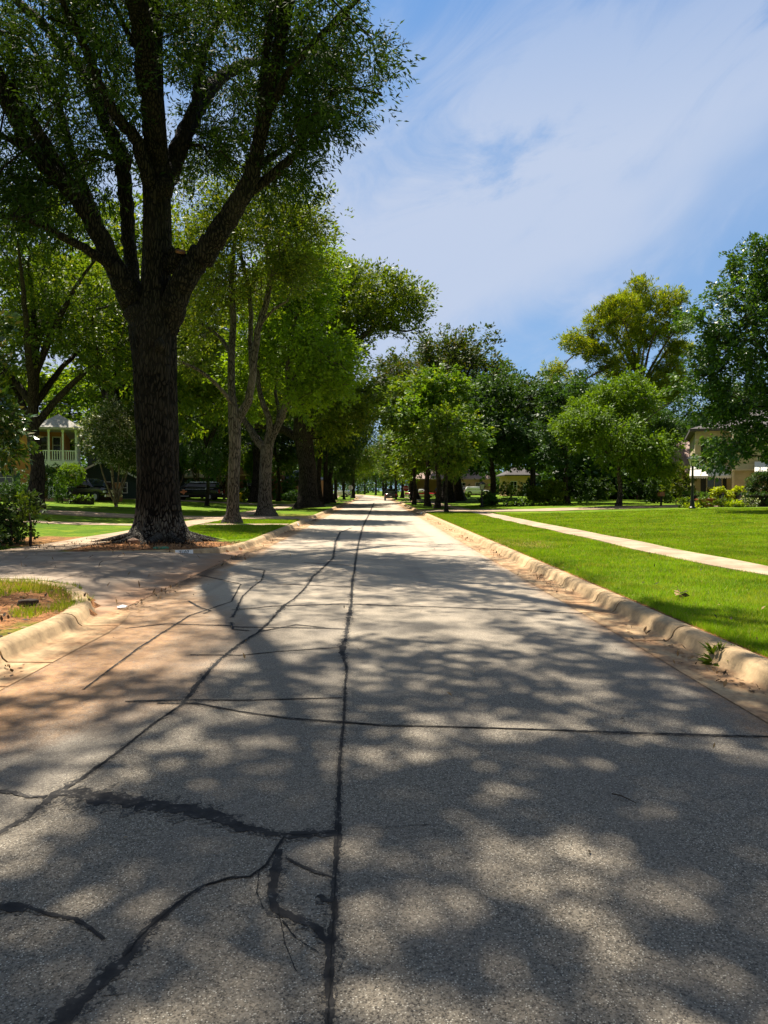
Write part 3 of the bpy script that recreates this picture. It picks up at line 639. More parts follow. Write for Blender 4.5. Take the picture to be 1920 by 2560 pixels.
def grow(limbs, tips, seg=0.6, rtip=0.012, seed=0, limb_step=0.5, up=0.15, flare_=None, zpen=0.6, minr=0.0, big_sides=14, expo=0.5):
    r = np.random.default_rng(seed)
    pos, par, man = [], [], []
    for li, (pts, rad) in enumerate(limbs):
        Q, RR = catmull(pts, rad, limb_step)
        if li:
            A = np.array(pos); k = int(np.argmin(np.linalg.norm(A - Q[0], axis=1))); start = 0
            prev = k
        else: prev = -1
        for q, rr in zip(Q, RR):
            pos.append(q + (r.normal(0, 0.12 * rr, 3) if li else 0)); par.append(prev); man.append(rr); prev = len(pos) - 1
    nl = len(pos)
    base_z = limbs[0][0][0][2]
    ok0 = np.zeros(len(pos), bool)
    first_top = limbs[0][0][-1][2]
    P = np.zeros((nl + 60 * len(tips) + 10, 3)); P[:nl] = pos; N = nl
    block = np.zeros(len(P), bool)
    zmin = flare_['zmin'] if flare_ and 'zmin' in flare_ else base_z + 0.4 * (first_top - base_z)
    block[:nl] = P[:nl, 2] < zmin
    tips = np.asarray(tips, float)
    d0 = np.array([np.min(np.linalg.norm(P[:nl] - q, axis=1)) for q in tips]); ends = []
    for ti in np.argsort(d0):
        q = tips[ti]
        D = np.linalg.norm(P[:N] - q, axis=1) + zpen * np.maximum(0, P[:N, 2] - q[2] + 0.2) + block[:N] * 100
        k = int(np.argmin(D)); d = np.linalg.norm(P[k] - q)
        if par[k] >= 0: pd = P[k] - P[par[k]]; pd /= max(1e-6, np.linalg.norm(pd))
        else: pd = np.array((0, 0, 1.0))
        c = P[k] + pd * 0.3 * d + np.array((0, 0, up * d)) + r.normal(0, 0.07 * d, 3)
        m = max(1, int(d / seg)); prev = k
        for i in range(1, m + 1):
            u = i / m; x = (1 - u) ** 2 * P[k] + 2 * u * (1 - u) * c + u * u * q
            if i < m: x = x + r.normal(0, 0.05 * seg, 3)
            P[N] = x; par.append(prev); man.append(0); prev = N; N += 1
        ends.append(prev)
    P = P[:N]; cnt = np.zeros(N)
    for e in ends: cnt[e] += 1
    for i in range(N - 1, -1, -1):
        if par[i] >= 0: cnt[par[i]] += cnt[i]
    R = np.maximum(minr, rtip * np.maximum(1, cnt) ** expo)
    for i in range(N):
        if man[i] > 0: R[i] = man[i]
        elif par[i] >= 0: R[i] = min(R[i], 0.8 * R[par[i]] if man[par[i]] > 0 else R[par[i]])
    kids = [[] for _ in range(N)]
    for i in range(N):
        if par[i] >= 0: kids[par[i]].append(i)
    tb = Tubes(); used = np.zeros(N, bool)
    for i in range(N):
        if used[i]: continue
        ch = [] if par[i] < 0 else [par[i]]
        j = i
        while True:
            ch.append(j); used[j] = True
            nk = [k for k in kids[j] if not used[k]]
            if man[j] > 0:
                nk2 = [k for k in nk if man[k] > 0 and k == j + 1]
                if nk2: j = nk2[0]; continue
                nk = [k for k in nk if man[k] == 0] if j + 1 >= nl or par[j + 1] != j else []
            if not nk: break
            j = max(nk, key=lambda k: R[k])
        pr = P[ch]; rr = R[ch].copy()
        if par[i] >= 0: rr[0] = min(rr[0], rr[1] * 1.35 if len(rr) > 1 else rr[0])
        if man[ch[-1]] == 0: rr[-1] *= 0.5
        mr_ = rr.max(); sides = big_sides if mr_ > 0.2 else 8 if mr_ > 0.07 else 5 if mr_ > 0.03 else 3
        if i == 0 and flare_ is not None:
            tb.tube(pr, rr, flare_.get('sides', 40), flare_['fn'])
        else: tb.tube(pr, rr, sides)
    return tb, P[ends] if len(ends) else np.zeros((0, 3)), P
def leaves(C, per, rc, L, W, seed=0, droop=0.3, flat=0.7, center=None, out=0.6, jit=0.45, zs=0.8, sprig=13, tight=0.13):
    """leaf faces in sprigs gathered round every twig end"""
    r = np.random.default_rng(seed); C = np.asarray(C); ns = max(1, per // sprig); per = ns * sprig if per >= sprig else per; k = max(1, per // ns)
    m = len(C) * ns; n = m * k
    so = r.normal(0, 1, (m, 3)); ln = np.linalg.norm(so, axis=1); so *= (np.minimum(ln, 1.8) / ln)[:, None]
    csz = np.repeat(r.uniform(0.55, 1.35, len(C)), ns)[:, None]
    so *= rc * 0.55 * csz; so[:, 2] *= zs
    sn = r.normal(0, 1, (m, 3))
    off = np.repeat(so, k, axis=0) + r.normal(0, 1, (n, 3)) * rc * tight
    base = np.repeat(np.repeat(C, ns, axis=0), k, axis=0) + off
    cen = np.mean(C, axis=0) if center is None else np.asarray(center)
    o = base - cen; o /= np.maximum(1e-6, np.linalg.norm(o, axis=1))[:, None]
    ax = off / (rc * 0.6) * 0.5 + o * out + r.normal(0, 0.6, (n, 3)); ax[:, 2] -= droop
    ax /= np.linalg.norm(ax, axis=1)[:, None]
    nn = (np.repeat(sn, k, axis=0) + r.normal(0, .5, (n, 3))) * (1 - flat) + np.array((0, 0, 1.0)) * flat + o * 0.35
    sd_ = np.cross(ax, nn); sd_ /= np.maximum(1e-6, np.linalg.norm(sd_, axis=1))[:, None]
    s = r.uniform(1 - jit, 1 + jit, n)[:, None]
    l = ax * L * s; w = sd_ * W * 0.5 * s; up_ = np.cross(sd_, ax) * (L * 0.08)
    V = np.stack([base, base + l * 0.45 + w + up_, base + l, base + l * 0.45 - w + up_], 1).reshape(-1, 3)
    return V, n
def leaf_mesh(name, sets, mat):
    V = np.concatenate([v for v, n in sets]); n = len(V) // 4
    F = np.arange(n * 4, dtype=np.int32).reshape(n, 4)
    return mesh_np(name, V, F, mats=[mat])
def in_lobes(lobes, n, seed, shell=0.35):
    """n points spread over ellipsoid lobes (cx,cy,cz,rx,ry,rz[,w])"""
    r = np.random.default_rng(seed); w = np.array([l[6] if len(l) > 6 else (l[3] * l[4] * l[5]) ** (2 / 3) for l in lobes]); w = w / w.sum()
    k = r.choice(len(lobes), n, p=w); d = r.normal(0, 1, (n, 3)); d /= np.linalg.norm(d, axis=1)[:, None]
    rad = r.uniform(shell ** 3, 1, n) ** (1 / 3)
    La = np.array([l[:6] for l in lobes])
    pts = La[k, :3] + d * rad[:, None] * La[k, 3:6]
    if len(lobes) > 5:      # uneven crown: whole pockets stay empty
        f_ = 3.6 / max(0.6, float(np.mean(La[:, 3])))
        v = np.sin(pts[:, 0] * f_ + seed) * np.sin(pts[:, 1] * f_ * .9 + seed * 2.1) * np.sin(pts[:, 2] * f_ * 1.1 + seed * .7)
        pts = pts[(v > -0.18) | (r.random(n) < 0.25)]
        return pts
    return La[k, :3] + d * rad[:, None] * La[k, 3:6]
def rand_lobes(h, r, base, n, seed, top=1.0, shape='round'):
    R_ = random.Random(seed); out = []
    H = h - base; cz = base + H * 0.5
    out.append((0, 0, cz, r * 0.62, r * 0.62, H * 0.40))
    for i in range(n):
        a = i * 2.399 + R_.uniform(-0.4, 0.4); u = (i + 0.5) / n
        z = base + H * (0.16 + 0.70 * ((i * 0.618) % 1.0))
        env = sin(pi * min(1, max(0.05, (z - base) / H * 0.85 + 0.12))) if shape == 'round' else (1.0 - 0.75 * (z - base) / H if shape == 'cone' else (0.45 + 0.55 * (z - base) / H if shape == 'vase' else 0.9))
        rr = r * R_.uniform(0.28, 0.42)
        d = (r - rr) * env * R_.uniform(0.8, 1.08)
        out.append((cos(a) * d, sin(a) * d, z, rr, rr, min(rr * 0.8, H * 0.22)))
    out.append((R_.uniform(-.1, .1) * r, R_.uniform(-.1, .1) * r, h - r * 0.28, r * 0.38, r * 0.38, r * 0.26))
    return out
def trunk_shape(rad, amp=0.55, h=0.9, lobes=5, seed=0, rough=0.05, zb=0.0):
    R_ = random.Random(seed); ph = [R_.uniform(0, 6.28) for _ in range(4)]
    def fn(P, th):
        z = np.maximum(0, P[:, 2] - zb)[:, None]; fl = np.exp(-z / (h * 0.42)) * amp
        lob = 1 + 0.45 * np.sin(lobes * th + ph[0] + 0.3 * z) + 0.25 * np.sin((lobes * 2 + 1) * th + ph[1])
        return 1 + fl * lob * np.ones_like(th) + rough * np.sin(7 * th + ph[2] + z * 0.8) * 0.5 + rough * np.sin(12 * th + ph[3] - z * 1.7) * 0.35 + rough * 0.9 * np.sin(3 * th + z * 1.3)
    return fn
def auto_tree(name, label, cat, h, r, base, tr, seed, bark, leaf, tips=220, per=150, rc=0.8, L=0.16, W=0.08, lobes=None, nl=12, shape='round', fork=None, nlimb=5, droop=0.3, stems=1, group=None, rtip=0.012, flat=0.6, lean=(0, 0), clump=None, shell=0.35, seg=0.7):
    """one complete tree at the origin: trunk with its limbs, and a crown of leaf faces"""
    R_ = random.Random(seed)
    lobes = lobes or rand_lobes(h, r, base, nl, seed, shape=shape)
    fork = fork or base + (h - base) * 0.12
    limbs = []
    if stems == 1:
        top = h - (h - base) * 0.35
        limbs.append(([(0, 0, -0.15), (0.05 * r * R_.uniform(-1, 1), 0.05 * r * R_.uniform(-1, 1), fork * 0.5), (lean[0] * 0.4, lean[1] * 0.4, fork), (lean[0] * 0.7 + R_.uniform(-.3, .3), lean[1] * 0.7 + R_.uniform(-.3, .3), fork + (top - fork) * 0.5), (lean[0], lean[1], top)], [tr, tr * 0.82, tr * 0.7, tr * 0.42, tr * 0.16]))
        for i in range(nlimb):
            a = i * 2.399 + R_.uniform(-.3, .3); z0 = fork + (top - fork) * R_.uniform(0.0, 0.5) * (i / max(1, nlimb))
            d = r * R_.uniform(0.5, 0.75); zz_ = z0 + (h - z0) * R_.uniform(0.35, 0.7)
            limbs.append(([(lean[0] * .4, lean[1] * .4, z0), (cos(a) * d * 0.35, sin(a) * d * 0.35, z0 + (zz_ - z0) * 0.45), (cos(a) * d * 0.7, sin(a) * d * 0.7, z0 + (zz_ - z0) * 0.8), (cos(a) * d, sin(a) * d, zz_)], [tr * 0.48, tr * 0.36, tr * 0.22, tr * 0.09]))
    else:
        limbs.append(([(0, 0, -0.1), (0, 0, 0.15), (0, 0, 0.3)], [tr * 1.6, tr * 1.3, tr]))
        for i in range(stems):
            a = i * 2 * pi / stems + R_.uniform(-.4, .4); d = r * R_.uniform(0.35, 0.6)
            limbs.append(([(0, 0, 0.1), (cos(a) * d * 0.3, sin(a) * d * 0.3, base * 0.5), (cos(a) * d * 0.6, sin(a) * d * 0.6, base), (cos(a) * d, sin(a) * d, base + (h - base) * 0.6)], [tr, tr * 0.85, tr * 0.65, tr * 0.25]))
    tp = in_lobes(lobes, tips, seed + 1, shell)
    tp = tp[tp[:, 2] > base * 0.8]
    fl = {'fn': trunk_shape(tr, 0.5 if stems == 1 else 0.1, 0.7 + tr, 5, seed), 'sides': 24}
    if stems > 1: fl['zmin'] = base * 0.6
    tb, ends, P = grow(limbs, tp, seg, rtip, seed, 0.6, flare_=fl)
    root = thing(name, label, cat, group=group)
    part('trunk', tb.mesh('trunk', bark), root)
    cen = (0, 0, base + (h - base) * 0.4)
    sets = [leaves(ends, per, rc, L, W, seed + 2, droop, flat, cen)]
    part('crown', leaf_mesh('crown', sets, leaf), root)
    return root
def place(o, x, y, rz=0.0, sc=1.0, szz=None, dz=-0.03):
    o.location = (x, y, lawn(x, y) + dz); o.rotation_euler = (0, 0, rz); o.scale = (sc, sc, szz or sc); return o
def relabel(o, label, group=None):
    o['label'] = label
    if group: o['group'] = group
    elif 'group' in o: del o['group']
    return o

def limb_px(pts, Y0, wscale=1.0):
    """pts: (x, y, width, depth offset) measured on the photo -> limb in the world"""
    P, R_ = [], []
    for (x, y, w, dy) in pts:
        v = at(x * S, y * S, Y0 + dy); P.append((v.x, v.y, v.z)); R_.append(w * S * (Y0 + dy) / FPX / 2 * wscale)
    return P, R_
def world_tree(name, label, cat, Y0, base_px, limbs, tips, bark, leaf, seed, flare_, leafkw, rtip=0.012, seg=0.6, group=None, up=0.12, extra=None, zpen=0.6, minr=0.0, step=0.5, big_sides=14):
    g = at(base_px[0] * S, base_px[1] * S, Y0); g.z = lawn(g.x, g.y) - 0.04
    o = np.array((g.x, g.y, g.z))
    LL = [([tuple(np.array(p_) - o) for p_ in P], R_) for P, R_ in limbs]
    tb, ends, P = grow(LL, np.asarray(tips) - o, seg, rtip, seed, step, up, flare_, zpen, minr, big_sides)
    if extra: extra(tb, o)
    root = thing(name, label, cat, g, group=group)
    part('trunk', tb.mesh('trunk', bark), root)
    V = leaves(ends, center=(0, 0, leafkw.pop('cz', 8)), seed=seed + 5, **leafkw)
    part('crown', leaf_mesh('crown', [V], leaf), root)
    return root
def px_lobes(lst):
    """(x, y, radius px, depth, depth radius) on the photo -> ellipsoid lobes"""
    out = []
    for (x, y, rp, Y, dY) in lst:
        v = at(x * S, y * S, Y); m = rp * S * Y / FPX; out.append((v.x, v.y, v.z, m, dY, m))
    return out
def to_px(P):
    P = np.asarray(P); R3 = np.array(Rcam).T; q = (P - np.array((0, 0, CAM_Z))) @ R3.T
    return (960 + q[:, 0] / -q[:, 2] * FPX) / S, (1280 - q[:, 1] / -q[:, 2] * FPX) / S

# ---- the big oak by the driveway
HY = 21.8
oak = [limb_px([(350, 1172, 92, 0), (347, 1120, 88, 0), (343, 1060, 88, 0), (339, 980, 88, 0), (336, 900, 90, 0), (335, 800, 92, 0), (333, 715, 92, 0), (336, 640, 66, 0), (338, 560, 62, .1), (338, 450, 60, .2), (336, 380, 58, .3), (338, 300, 46, .4), (334, 200, 40, .4), (332, 100, 37, .3), (335, 0, 34, .1), (345, -120, 26, 0), (350, -250, 14, -.3)], HY),
    limb_px([(318, 725, 56, 0), (292, 668, 52, -.1), (262, 610, 48, -.2), (246, 573, 42, -.3), (215, 510, 40, -.5), (189, 458, 38, -.7), (135, 395, 32, -1), (74, 332, 30, -1.3), (35, 265, 26, -1.7), (0, 200, 22, -2), (-50, 120, 16, -2.4), (-110, 30, 9, -3)], HY),
    limb_px([(215, 500, 26, .4), (200, 453, 24, .6), (166, 367, 20, 1), (143, 286, 18, 1.4), (120, 206, 16, 1.8), (92, 149, 13, 2), (70, 100, 11, 2.2), (34, 63, 9, 2.4), (-20, 40, 6, 2.8)], HY),
    limb_px([(300, 690, 44, .5), (287, 605, 30, .8), (277, 520, 28, 1.0), (272, 430, 30, 1.1), (262, 340, 32, 1.2), (246, 298, 32, 1.3), (212, 229, 29, 1.6), (189, 166, 27, 1.9), (149, 120, 24, 2.2), (103, 63, 21, 2.5), (34, 0, 17, 3.0), (-30, -60, 10, 3.5)], HY),
    limb_px([(320, 390, 30, -.2), (298, 309, 28, -.6), (252, 252, 24, -1), (218, 189, 21, -1.4), (189, 115, 18, -1.9), (160, 52, 15, -2.4), (132, 0, 12, -2.8), (110, -70, 8, -3.2)], HY),
    limb_px([(325, 150, 18, -.2), (312, 115, 17, -.4), (286, 92, 14, -.9), (264, 46, 12, -1.3), (241, 0, 10, -1.8), (225, -60, 7, -2.2)], HY),
    limb_px([(350, 400, 34, .3), (372, 344, 28, .6), (395, 286, 25, .9), (424, 218, 22, 1.3), (430, 155, 20, 1.6), (453, 80, 17, 1.9), (487, 29, 14, 2.2), (533, 0, 12, 2.5), (580, -50, 8, 3)], HY),
    limb_px([(352, 715, 54, 0), (382, 645, 54, -.3), (401, 602, 52, -.4), (440, 548, 50, -.6), (476, 498, 46, -.8), (508, 450, 42, -1), (527, 413, 38, -1.1), (545, 360, 30, -1.2), (556, 321, 27, -1.3), (563, 250, 23, -1.4), (567, 200, 21, -1.5), (579, 86, 18, -1.8), (596, 0, 15, -2.1), (610, -80, 10, -2.4)], HY),
    limb_px([(563, 270, 20, -1.5), (579, 241, 21, -1.7), (605, 195, 19, -2.2), (625, 155, 18, -2.6), (676, 97, 15, -3.1), (733, 34, 12, -3.6), (773, 0, 10, -4), (815, -40, 6, -4.4)], HY),
    limb_px([(522, 432, 26, -.8), (545, 410, 22, -.8), (579, 384, 20, -.9), (620, 350, 18, -1), (647, 326, 16, -1), (662, 290, 14, -1.1), (676, 252, 13, -1.2), (722, 200, 10, -1.3), (768, 192, 7, -1.5), (825, 206, 4, -1.6)], HY),
    limb_px([(572, 230, 11, -1.5), (584, 149, 9, -1), (610, 100, 8, -.6), (636, 69, 6, -.2)], HY),
    limb_px([(520, 440, 22, -.6), (535, 380, 18, .2), (600, 330, 14, 1), (640, 300, 10, 1.8), (690, 280, 7, 2.4)], HY),
    limb_px([(250, 590, 30, -.4), (232, 566, 24, -.6), (205, 552, 20, -.9), (170, 528, 18, -1.2), (132, 510, 17, -1.5), (95, 488, 15, -1.8), (57, 475, 13, -2.2), (0, 467, 11, -2.6), (-80, 452, 7, -3)], HY),
    limb_px([(272, 350, 14, 1.1), (235, 338, 14, 1), (205, 328, 13, .8), (185, 340, 11, .6), (172, 360, 8, .4)], HY),
    limb_px([(90, 345, 18, -1.2), (57, 327, 16, -1.4), (28, 305, 14, -1.6), (0, 292, 12, -1.9), (-60, 270, 7, -2.2)], HY),
    ([tuple(at(340 * S, 330 * S, HY)), (-6.0, 18.5, 15.6), (-5.2, 15.4, 17.8), (-4.6, 12.5, 19)], [0.32, 0.26, 0.18, 0.08]),
    ([tuple(at(345 * S, 420 * S, HY)), (-5.5, 24.5, 14.5), (-4.6, 27.5, 17.2), (-3.6, 30, 18.6)], [0.30, 0.24, 0.16, 0.07]),
    ([tuple(at(545 * S, 380 * S, HY - 1)), (-1.8, 18.6, 15.0), (-0.2, 16.4, 17.0), (1.2, 14.8, 18.4)], [0.2, 0.17, 0.12, 0.05]),
    ([tuple(at(215 * S, 500 * S, HY)), (-11, 19.2, 14.5), (-12.5, 17.5, 17)], [0.2, 0.15, 0.07])]
rg = np.random.default_rng(5); tp = []
for i, (P, R_) in enumerate(oak):
    A = np.array(P)
    if i == 0: A = A[9:]
    else: A = A[max(1, int(len(A) * 0.35)):]
    ns = 46 if len(A) > 4 else 40
    for _ in range(ns):
        k = rg.integers(0, len(A) - 1); q = A[k] + (A[k + 1] - A[k]) * rg.random()
        tp.append(q + rg.normal(0, 1, 3) * np.array((1.35, 1.8, 1.1)))
extra = px_lobes([(800, 60, 40, 19, 1.6), (835, 150, 22, 20, 1), (800, 200, 36, 20, 1.4), (760, 250, 40, 20.5, 1.5), (715, 290, 45, 20.5, 1.6), (670, 350, 42, 21, 1.6), (640, 300, 60, 21, 1.8), (620, 390, 40, 21, 1.6), (500, 130, 90, 22, 2.5), (440, 300, 60, 23, 1.5), (560, 80, 90, 21, 2), (700, 120, 70, 20, 2), (100, 200, 110, 22, 2.5), (60, 60, 100, 21, 2.5), (200, 80, 80, 22, 2.5), (60, 380, 70, 21, 2), (130, 460, 40, 20.5, 1.2), (30, 450, 50, 19.5, 1.5), (400, 60, 80, 23, 2.5), (860, 165, 12, 20.4, .5), (690, 400, 18, 21, .8), (755, 330, 16, 20.6, .8), (640, 200, 60, 20.5, 2), (560, 260, 50, 22, 2)])
tp += list(in_lobes(extra, 400, 3, 0.2))
tp += list(in_lobes([(-6, 20, 19.5, 9, 8, 3.2), (-2, 18, 18, 6, 5, 3), (-12, 20, 18, 6, 6, 3), (-5, 27, 17, 7, 5, 3.5)], 150, 8, 0.2))
tp = np.array(tp)
X_, Y_ = to_px(tp)
ox = np.interp(Y_, [-900, -300, -40, 0, 60, 110, 150, 175, 210, 260, 300, 340, 380, 430, 470, 560], [700, 800, 850, 822, 838, 838, 868, 868, 825, 800, 760, 745, 712, 668, 600, 330])
lowy = np.interp(X_, [-400, 0, 120, 250, 420, 560, 640, 720], [520, 520, 530, 440, 440, 470, 470, 400])
keep = (X_ < ox - 10) & (Y_ < lowy)
for P_, Rr in oak:          # the big limbs stay bare enough to be read against the sky
    Pm, _ = catmull(P_, Rr, 0.5); lx, ly = to_px(Pm)
    for a_, b2_, r_, q_ in zip(lx, ly, _, Pm):
        if r_ > 0.11: keep &= ~((np.hypot(X_ - a_, Y_ - b2_) < 26 + r_ * 60) & (tp[:, 1] < q_[1] + 0.5) & (rg.random(len(tp)) < 0.55))
tp = tp[keep & (X_ < ox - 30)]
def oak_shape(P, th):
    z = np.maximum(0, P[:, 2])[:, None]
    fl = 0.80 * np.exp(-z / 0.36) * (1 + 0.42 * np.sin(5 * th + 0.6) + 0.3 * np.sin(9 * th + 2.1)) + 0.10 * np.exp(-z / 1.6) * (1 + 0.6 * np.sin(6 * th + 1))
    lump = 0.035 * np.sin(7 * th + z * 0.9) + 0.03 * np.sin(11 * th - 1.3 * z) + 0.045 * np.sin(3 * th + z * 1.1) + 0.02 * np.sin(23 * th + 2 * np.sin(z * 2))
    bulge = 0.07 * np.exp(-((z - 6.4) / 0.8) ** 2) * (1 + 0.5 * np.sin(4 * th))
    return 0.94 * (1 + fl + lump + bulge)
def oak_extra(tb, o):
    # surface roots spreading from the flare, and burls on the stem
    R_ = random.Random(3)
    for a in (-0.35, -0.9, -1.5, -2.2, -2.7, 0.3, 1.4, 2.4, 3.3):
        L_ = R_.uniform(1.3, 2.3); pts = []; rr = []
        for k in range(9):
            u = k / 8; d = 0.45 + (L_ + .3) * u; aa = a + 0.12 * sin(u * 4 + a * 3)
            pts.append((cos(aa) * d, sin(aa) * d, 0.22 * (1 - u) ** 2 - 0.02 - 0.05 * u + 0.04)); rr.append(0.17 * (1 - u) ** 0.9 + 0.02)
        tb.tube(pts, rr, 8)
    for (x, y, w, dd) in ((297, 830, 18, -0.35), (372, 545, 20, -0.1), (345, 745, 24, -0.62)):
        v = np.array(at(x * S, y * S, HY + dd)) - o; r_ = w * S * HY / FPX / 2
        pts = [v + np.array((0, 0, (k / 6 - 0.5) * r_ * 2.6)) for k in range(7)]; tb.tube(pts, [r_ * s for s in (0.15, 0.6, 0.92, 1, 0.9, 0.55, 0.1)], 10)
    tb.tube([np.array(at(368 * S, 580 * S, HY)) - o, np.array(at(384 * S, 556 * S, HY - .25)) - o, np.array(at(391 * S, 545 * S, HY - .35)) - o], [0.24, 0.19, 0.17], 12)
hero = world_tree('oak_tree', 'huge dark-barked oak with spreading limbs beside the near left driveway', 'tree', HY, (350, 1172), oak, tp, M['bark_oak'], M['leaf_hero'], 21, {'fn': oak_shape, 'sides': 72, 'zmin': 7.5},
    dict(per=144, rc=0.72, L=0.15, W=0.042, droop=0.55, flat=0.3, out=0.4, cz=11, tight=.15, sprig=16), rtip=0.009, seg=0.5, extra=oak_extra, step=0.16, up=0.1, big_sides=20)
v1, v2_ = at(390 * S, 546 * S, HY - .4) - hero.location, at(392.5 * S, 542 * S, HY - .47) - hero.location
cb = MB(); cb.cyl(v1, v1 + Vector((0.012, -0.03, 0.06)), 0.15, 0.14, 16); cb.obj('cut_end', M['cut_wood'], hero)

# ---- grey multi-stemmed elm
BY = 33.1
elm = [limb_px([(503, 1132, 32, 0), (504, 1110, 26, 0), (505, 1040, 24, 0), (507, 970, 25, 0), (506, 915, 26, 0), (501, 850, 16, 0), (500, 768, 15, .2), (504, 685, 13, .5), (500, 600, 11, .7), (506, 520, 8, .8), (502, 440, 5, .9)], BY),
    limb_px([(508, 925, 20, 0), (520, 895, 19, 0), (537, 868, 18, -.1), (546, 810, 16, -.3), (552, 750, 15, -.4), (562, 697, 14, -.5), (576, 650, 13, -.6), (583, 610, 11, -.7), (578, 560, 10, -.8), (575, 500, 8, -.9), (585, 440, 5, -1)], BY),
    limb_px([(545, 800, 11, -.2), (541, 750, 11, .2), (542, 685, 10, .5), (537, 620, 9, .8), (525, 570, 8, 1.1), (518, 520, 6, 1.3), (530, 450, 4, 1.4)], BY),
    limb_px([(503, 880, 10, 0), (485, 850, 9, -.5), (450, 814, 8, -1), (420, 795, 7, -1.5), (387, 780, 5, -2)], BY),
    limb_px([(500, 765, 9, .2), (480, 735, 8, .5), (458, 714, 7, .9), (408, 685, 5, 1.3)], BY),
    limb_px([(583, 600, 8, -.7), (600, 560, 7, -1.2), (625, 530, 5, -1.6), (650, 490, 3, -2)], BY),
    limb_px([(560, 705, 8, -.5), (590, 670, 6, -1), (620, 650, 4, -1.4)], BY)]
tp = in_lobes(px_lobes([(500, 470, 60, 33, 3), (560, 440, 70, 33, 3), (620, 460, 55, 32, 2.5), (660, 500, 45, 32, 2), (600, 540, 60, 32, 3), (450, 530, 60, 33, 3), (420, 600, 50, 33.5, 2.5), (430, 700, 45, 34, 2), (400, 770, 35, 32, 2), (480, 620, 55, 33, 3), (640, 590, 50, 32, 2), (560, 620, 40, 34.5, 2), (660, 440, 30, 32, 1.5), (440, 440, 60, 34, 2.5), (690, 480, 18, 32, 1)]), 560, 9, 0.1)
elm_o = world_tree('elm_tree', 'grey multi-stemmed elm standing just beyond the huge oak', 'tree', BY, (503, 1131), elm, tp, M['bark_grey'], M['leaf_mid'], 31, {'fn': trunk_shape(.25, .45, .8, 5, 2), 'sides': 28, 'zmin': 4.6},
    dict(per=100, rc=1.0, L=0.16, W=0.065, droop=0.4, flat=0.45, cz=9), rtip=0.008, step=0.3)
# ---- forked elm, brighter
CY = 43.5
elm2 = [limb_px([(573, 1115, 34, 0), (573, 1095, 30, 0), (573, 1040, 26, 0), (574, 1000, 26, 0), (577, 965, 26, 0), (588, 940, 18, 0), (604, 912, 16, 0), (618, 875, 15, -.2), (624, 840, 13, -.4), (621, 800, 11, -.6), (628, 740, 8, -.8), (640, 680, 5, -1)], CY),
    limb_px([(572, 972, 20, 0), (557, 952, 18, .2), (542, 930, 15, .5), (530, 912, 12, .8), (515, 880, 9, 1), (505, 840, 6, 1.2)], CY),
    limb_px([(578, 960, 16, 0), (582, 930, 14, -.2), (580, 901, 13, -.3), (570, 875, 12, -.2), (562, 853, 11, 0), (556, 800, 9, .4), (560, 740, 7, .7), (570, 680, 5, 1)], CY),
    limb_px([(598, 925, 10, .3), (602, 890, 8, .8), (595, 850, 7, 1.3), (600, 800, 5, 1.6)], CY),
    limb_px([(625, 830, 8, -.4), (650, 800, 7, -1), (680, 780, 5, -1.5), (720, 790, 3, -2)], CY)]
tp = in_lobes(px_lobes([(640, 640, 60, 43, 3.5), (680, 600, 45, 43, 3), (690, 560, 30, 43, 2), (600, 620, 60, 44, 3.5), (650, 740, 65, 42, 3), (700, 760, 55, 41.5, 2.5), (745, 815, 34, 41.5, 1.8), (700, 830, 45, 42, 2.2), (600, 720, 55, 44, 3), (560, 780, 50, 45, 2.5), (650, 860, 35, 42, 2), (520, 820, 40, 45, 2), (560, 660, 50, 45, 3), (640, 560, 40, 43, 2.5), (530, 870, 25, 45, 1.5), (660, 540, 30, 42, 2)]), 640, 19, 0.1)
elm2_o = world_tree('elm_tree', 'low-forked elm with bright green leaves, next beyond the multi-stemmed elm', 'tree', CY, (573, 1114), elm2, tp, M['bark_grey'], M['leaf_bright'], 41, {'fn': trunk_shape(.35, .5, .9, 5, 5), 'sides': 28, 'zmin': 5.0},
    dict(per=90, rc=1.1, L=0.21, W=0.11, droop=0.3, flat=0.5, cz=8), rtip=0.009, step=0.35)
# ---- large fluted oak further on
DY = 60.0
oak2 = [limb_px([(668, 1097, 46, 0), (667, 1080, 40, 0), (664, 1030, 36, 0), (660, 980, 36, 0), (654, 930, 38, 0), (648, 890, 24, 0), (645, 850, 20, .3), (650, 780, 16, .6), (655, 700, 12, .8), (660, 640, 7, 1)], DY),
    limb_px([(662, 945, 26, 0), (680, 905, 22, -.3), (700, 865, 20, -.7), (725, 815, 17, -1.2), (752, 766, 15, -1.7), (775, 735, 13, -2), (796, 715, 11, -2.3), (835, 680, 8, -2.8), (870, 650, 5, -3.2)], DY),
    limb_px([(790, 720, 8, -2.2), (818, 702, 7, -2.4), (850, 712, 5, -2.6), (876, 716, 4, -2.8), (905, 708, 2.5, -3)], DY),
    limb_px([(650, 955, 20, 0), (625, 935, 18, .3), (595, 926, 16, .6), (560, 920, 13, 1), (533, 918, 11, 1.4), (490, 900, 7, 2)], DY),
    limb_px([(735, 800, 9, -1.4), (750, 720, 8, -1), (760, 660, 6, -.6), (775, 620, 4, -.3)], DY),
    limb_px([(652, 900, 14, .5), (690, 820, 11, 2), (710, 740, 8, 3), (720, 660, 5, 4)], DY)]
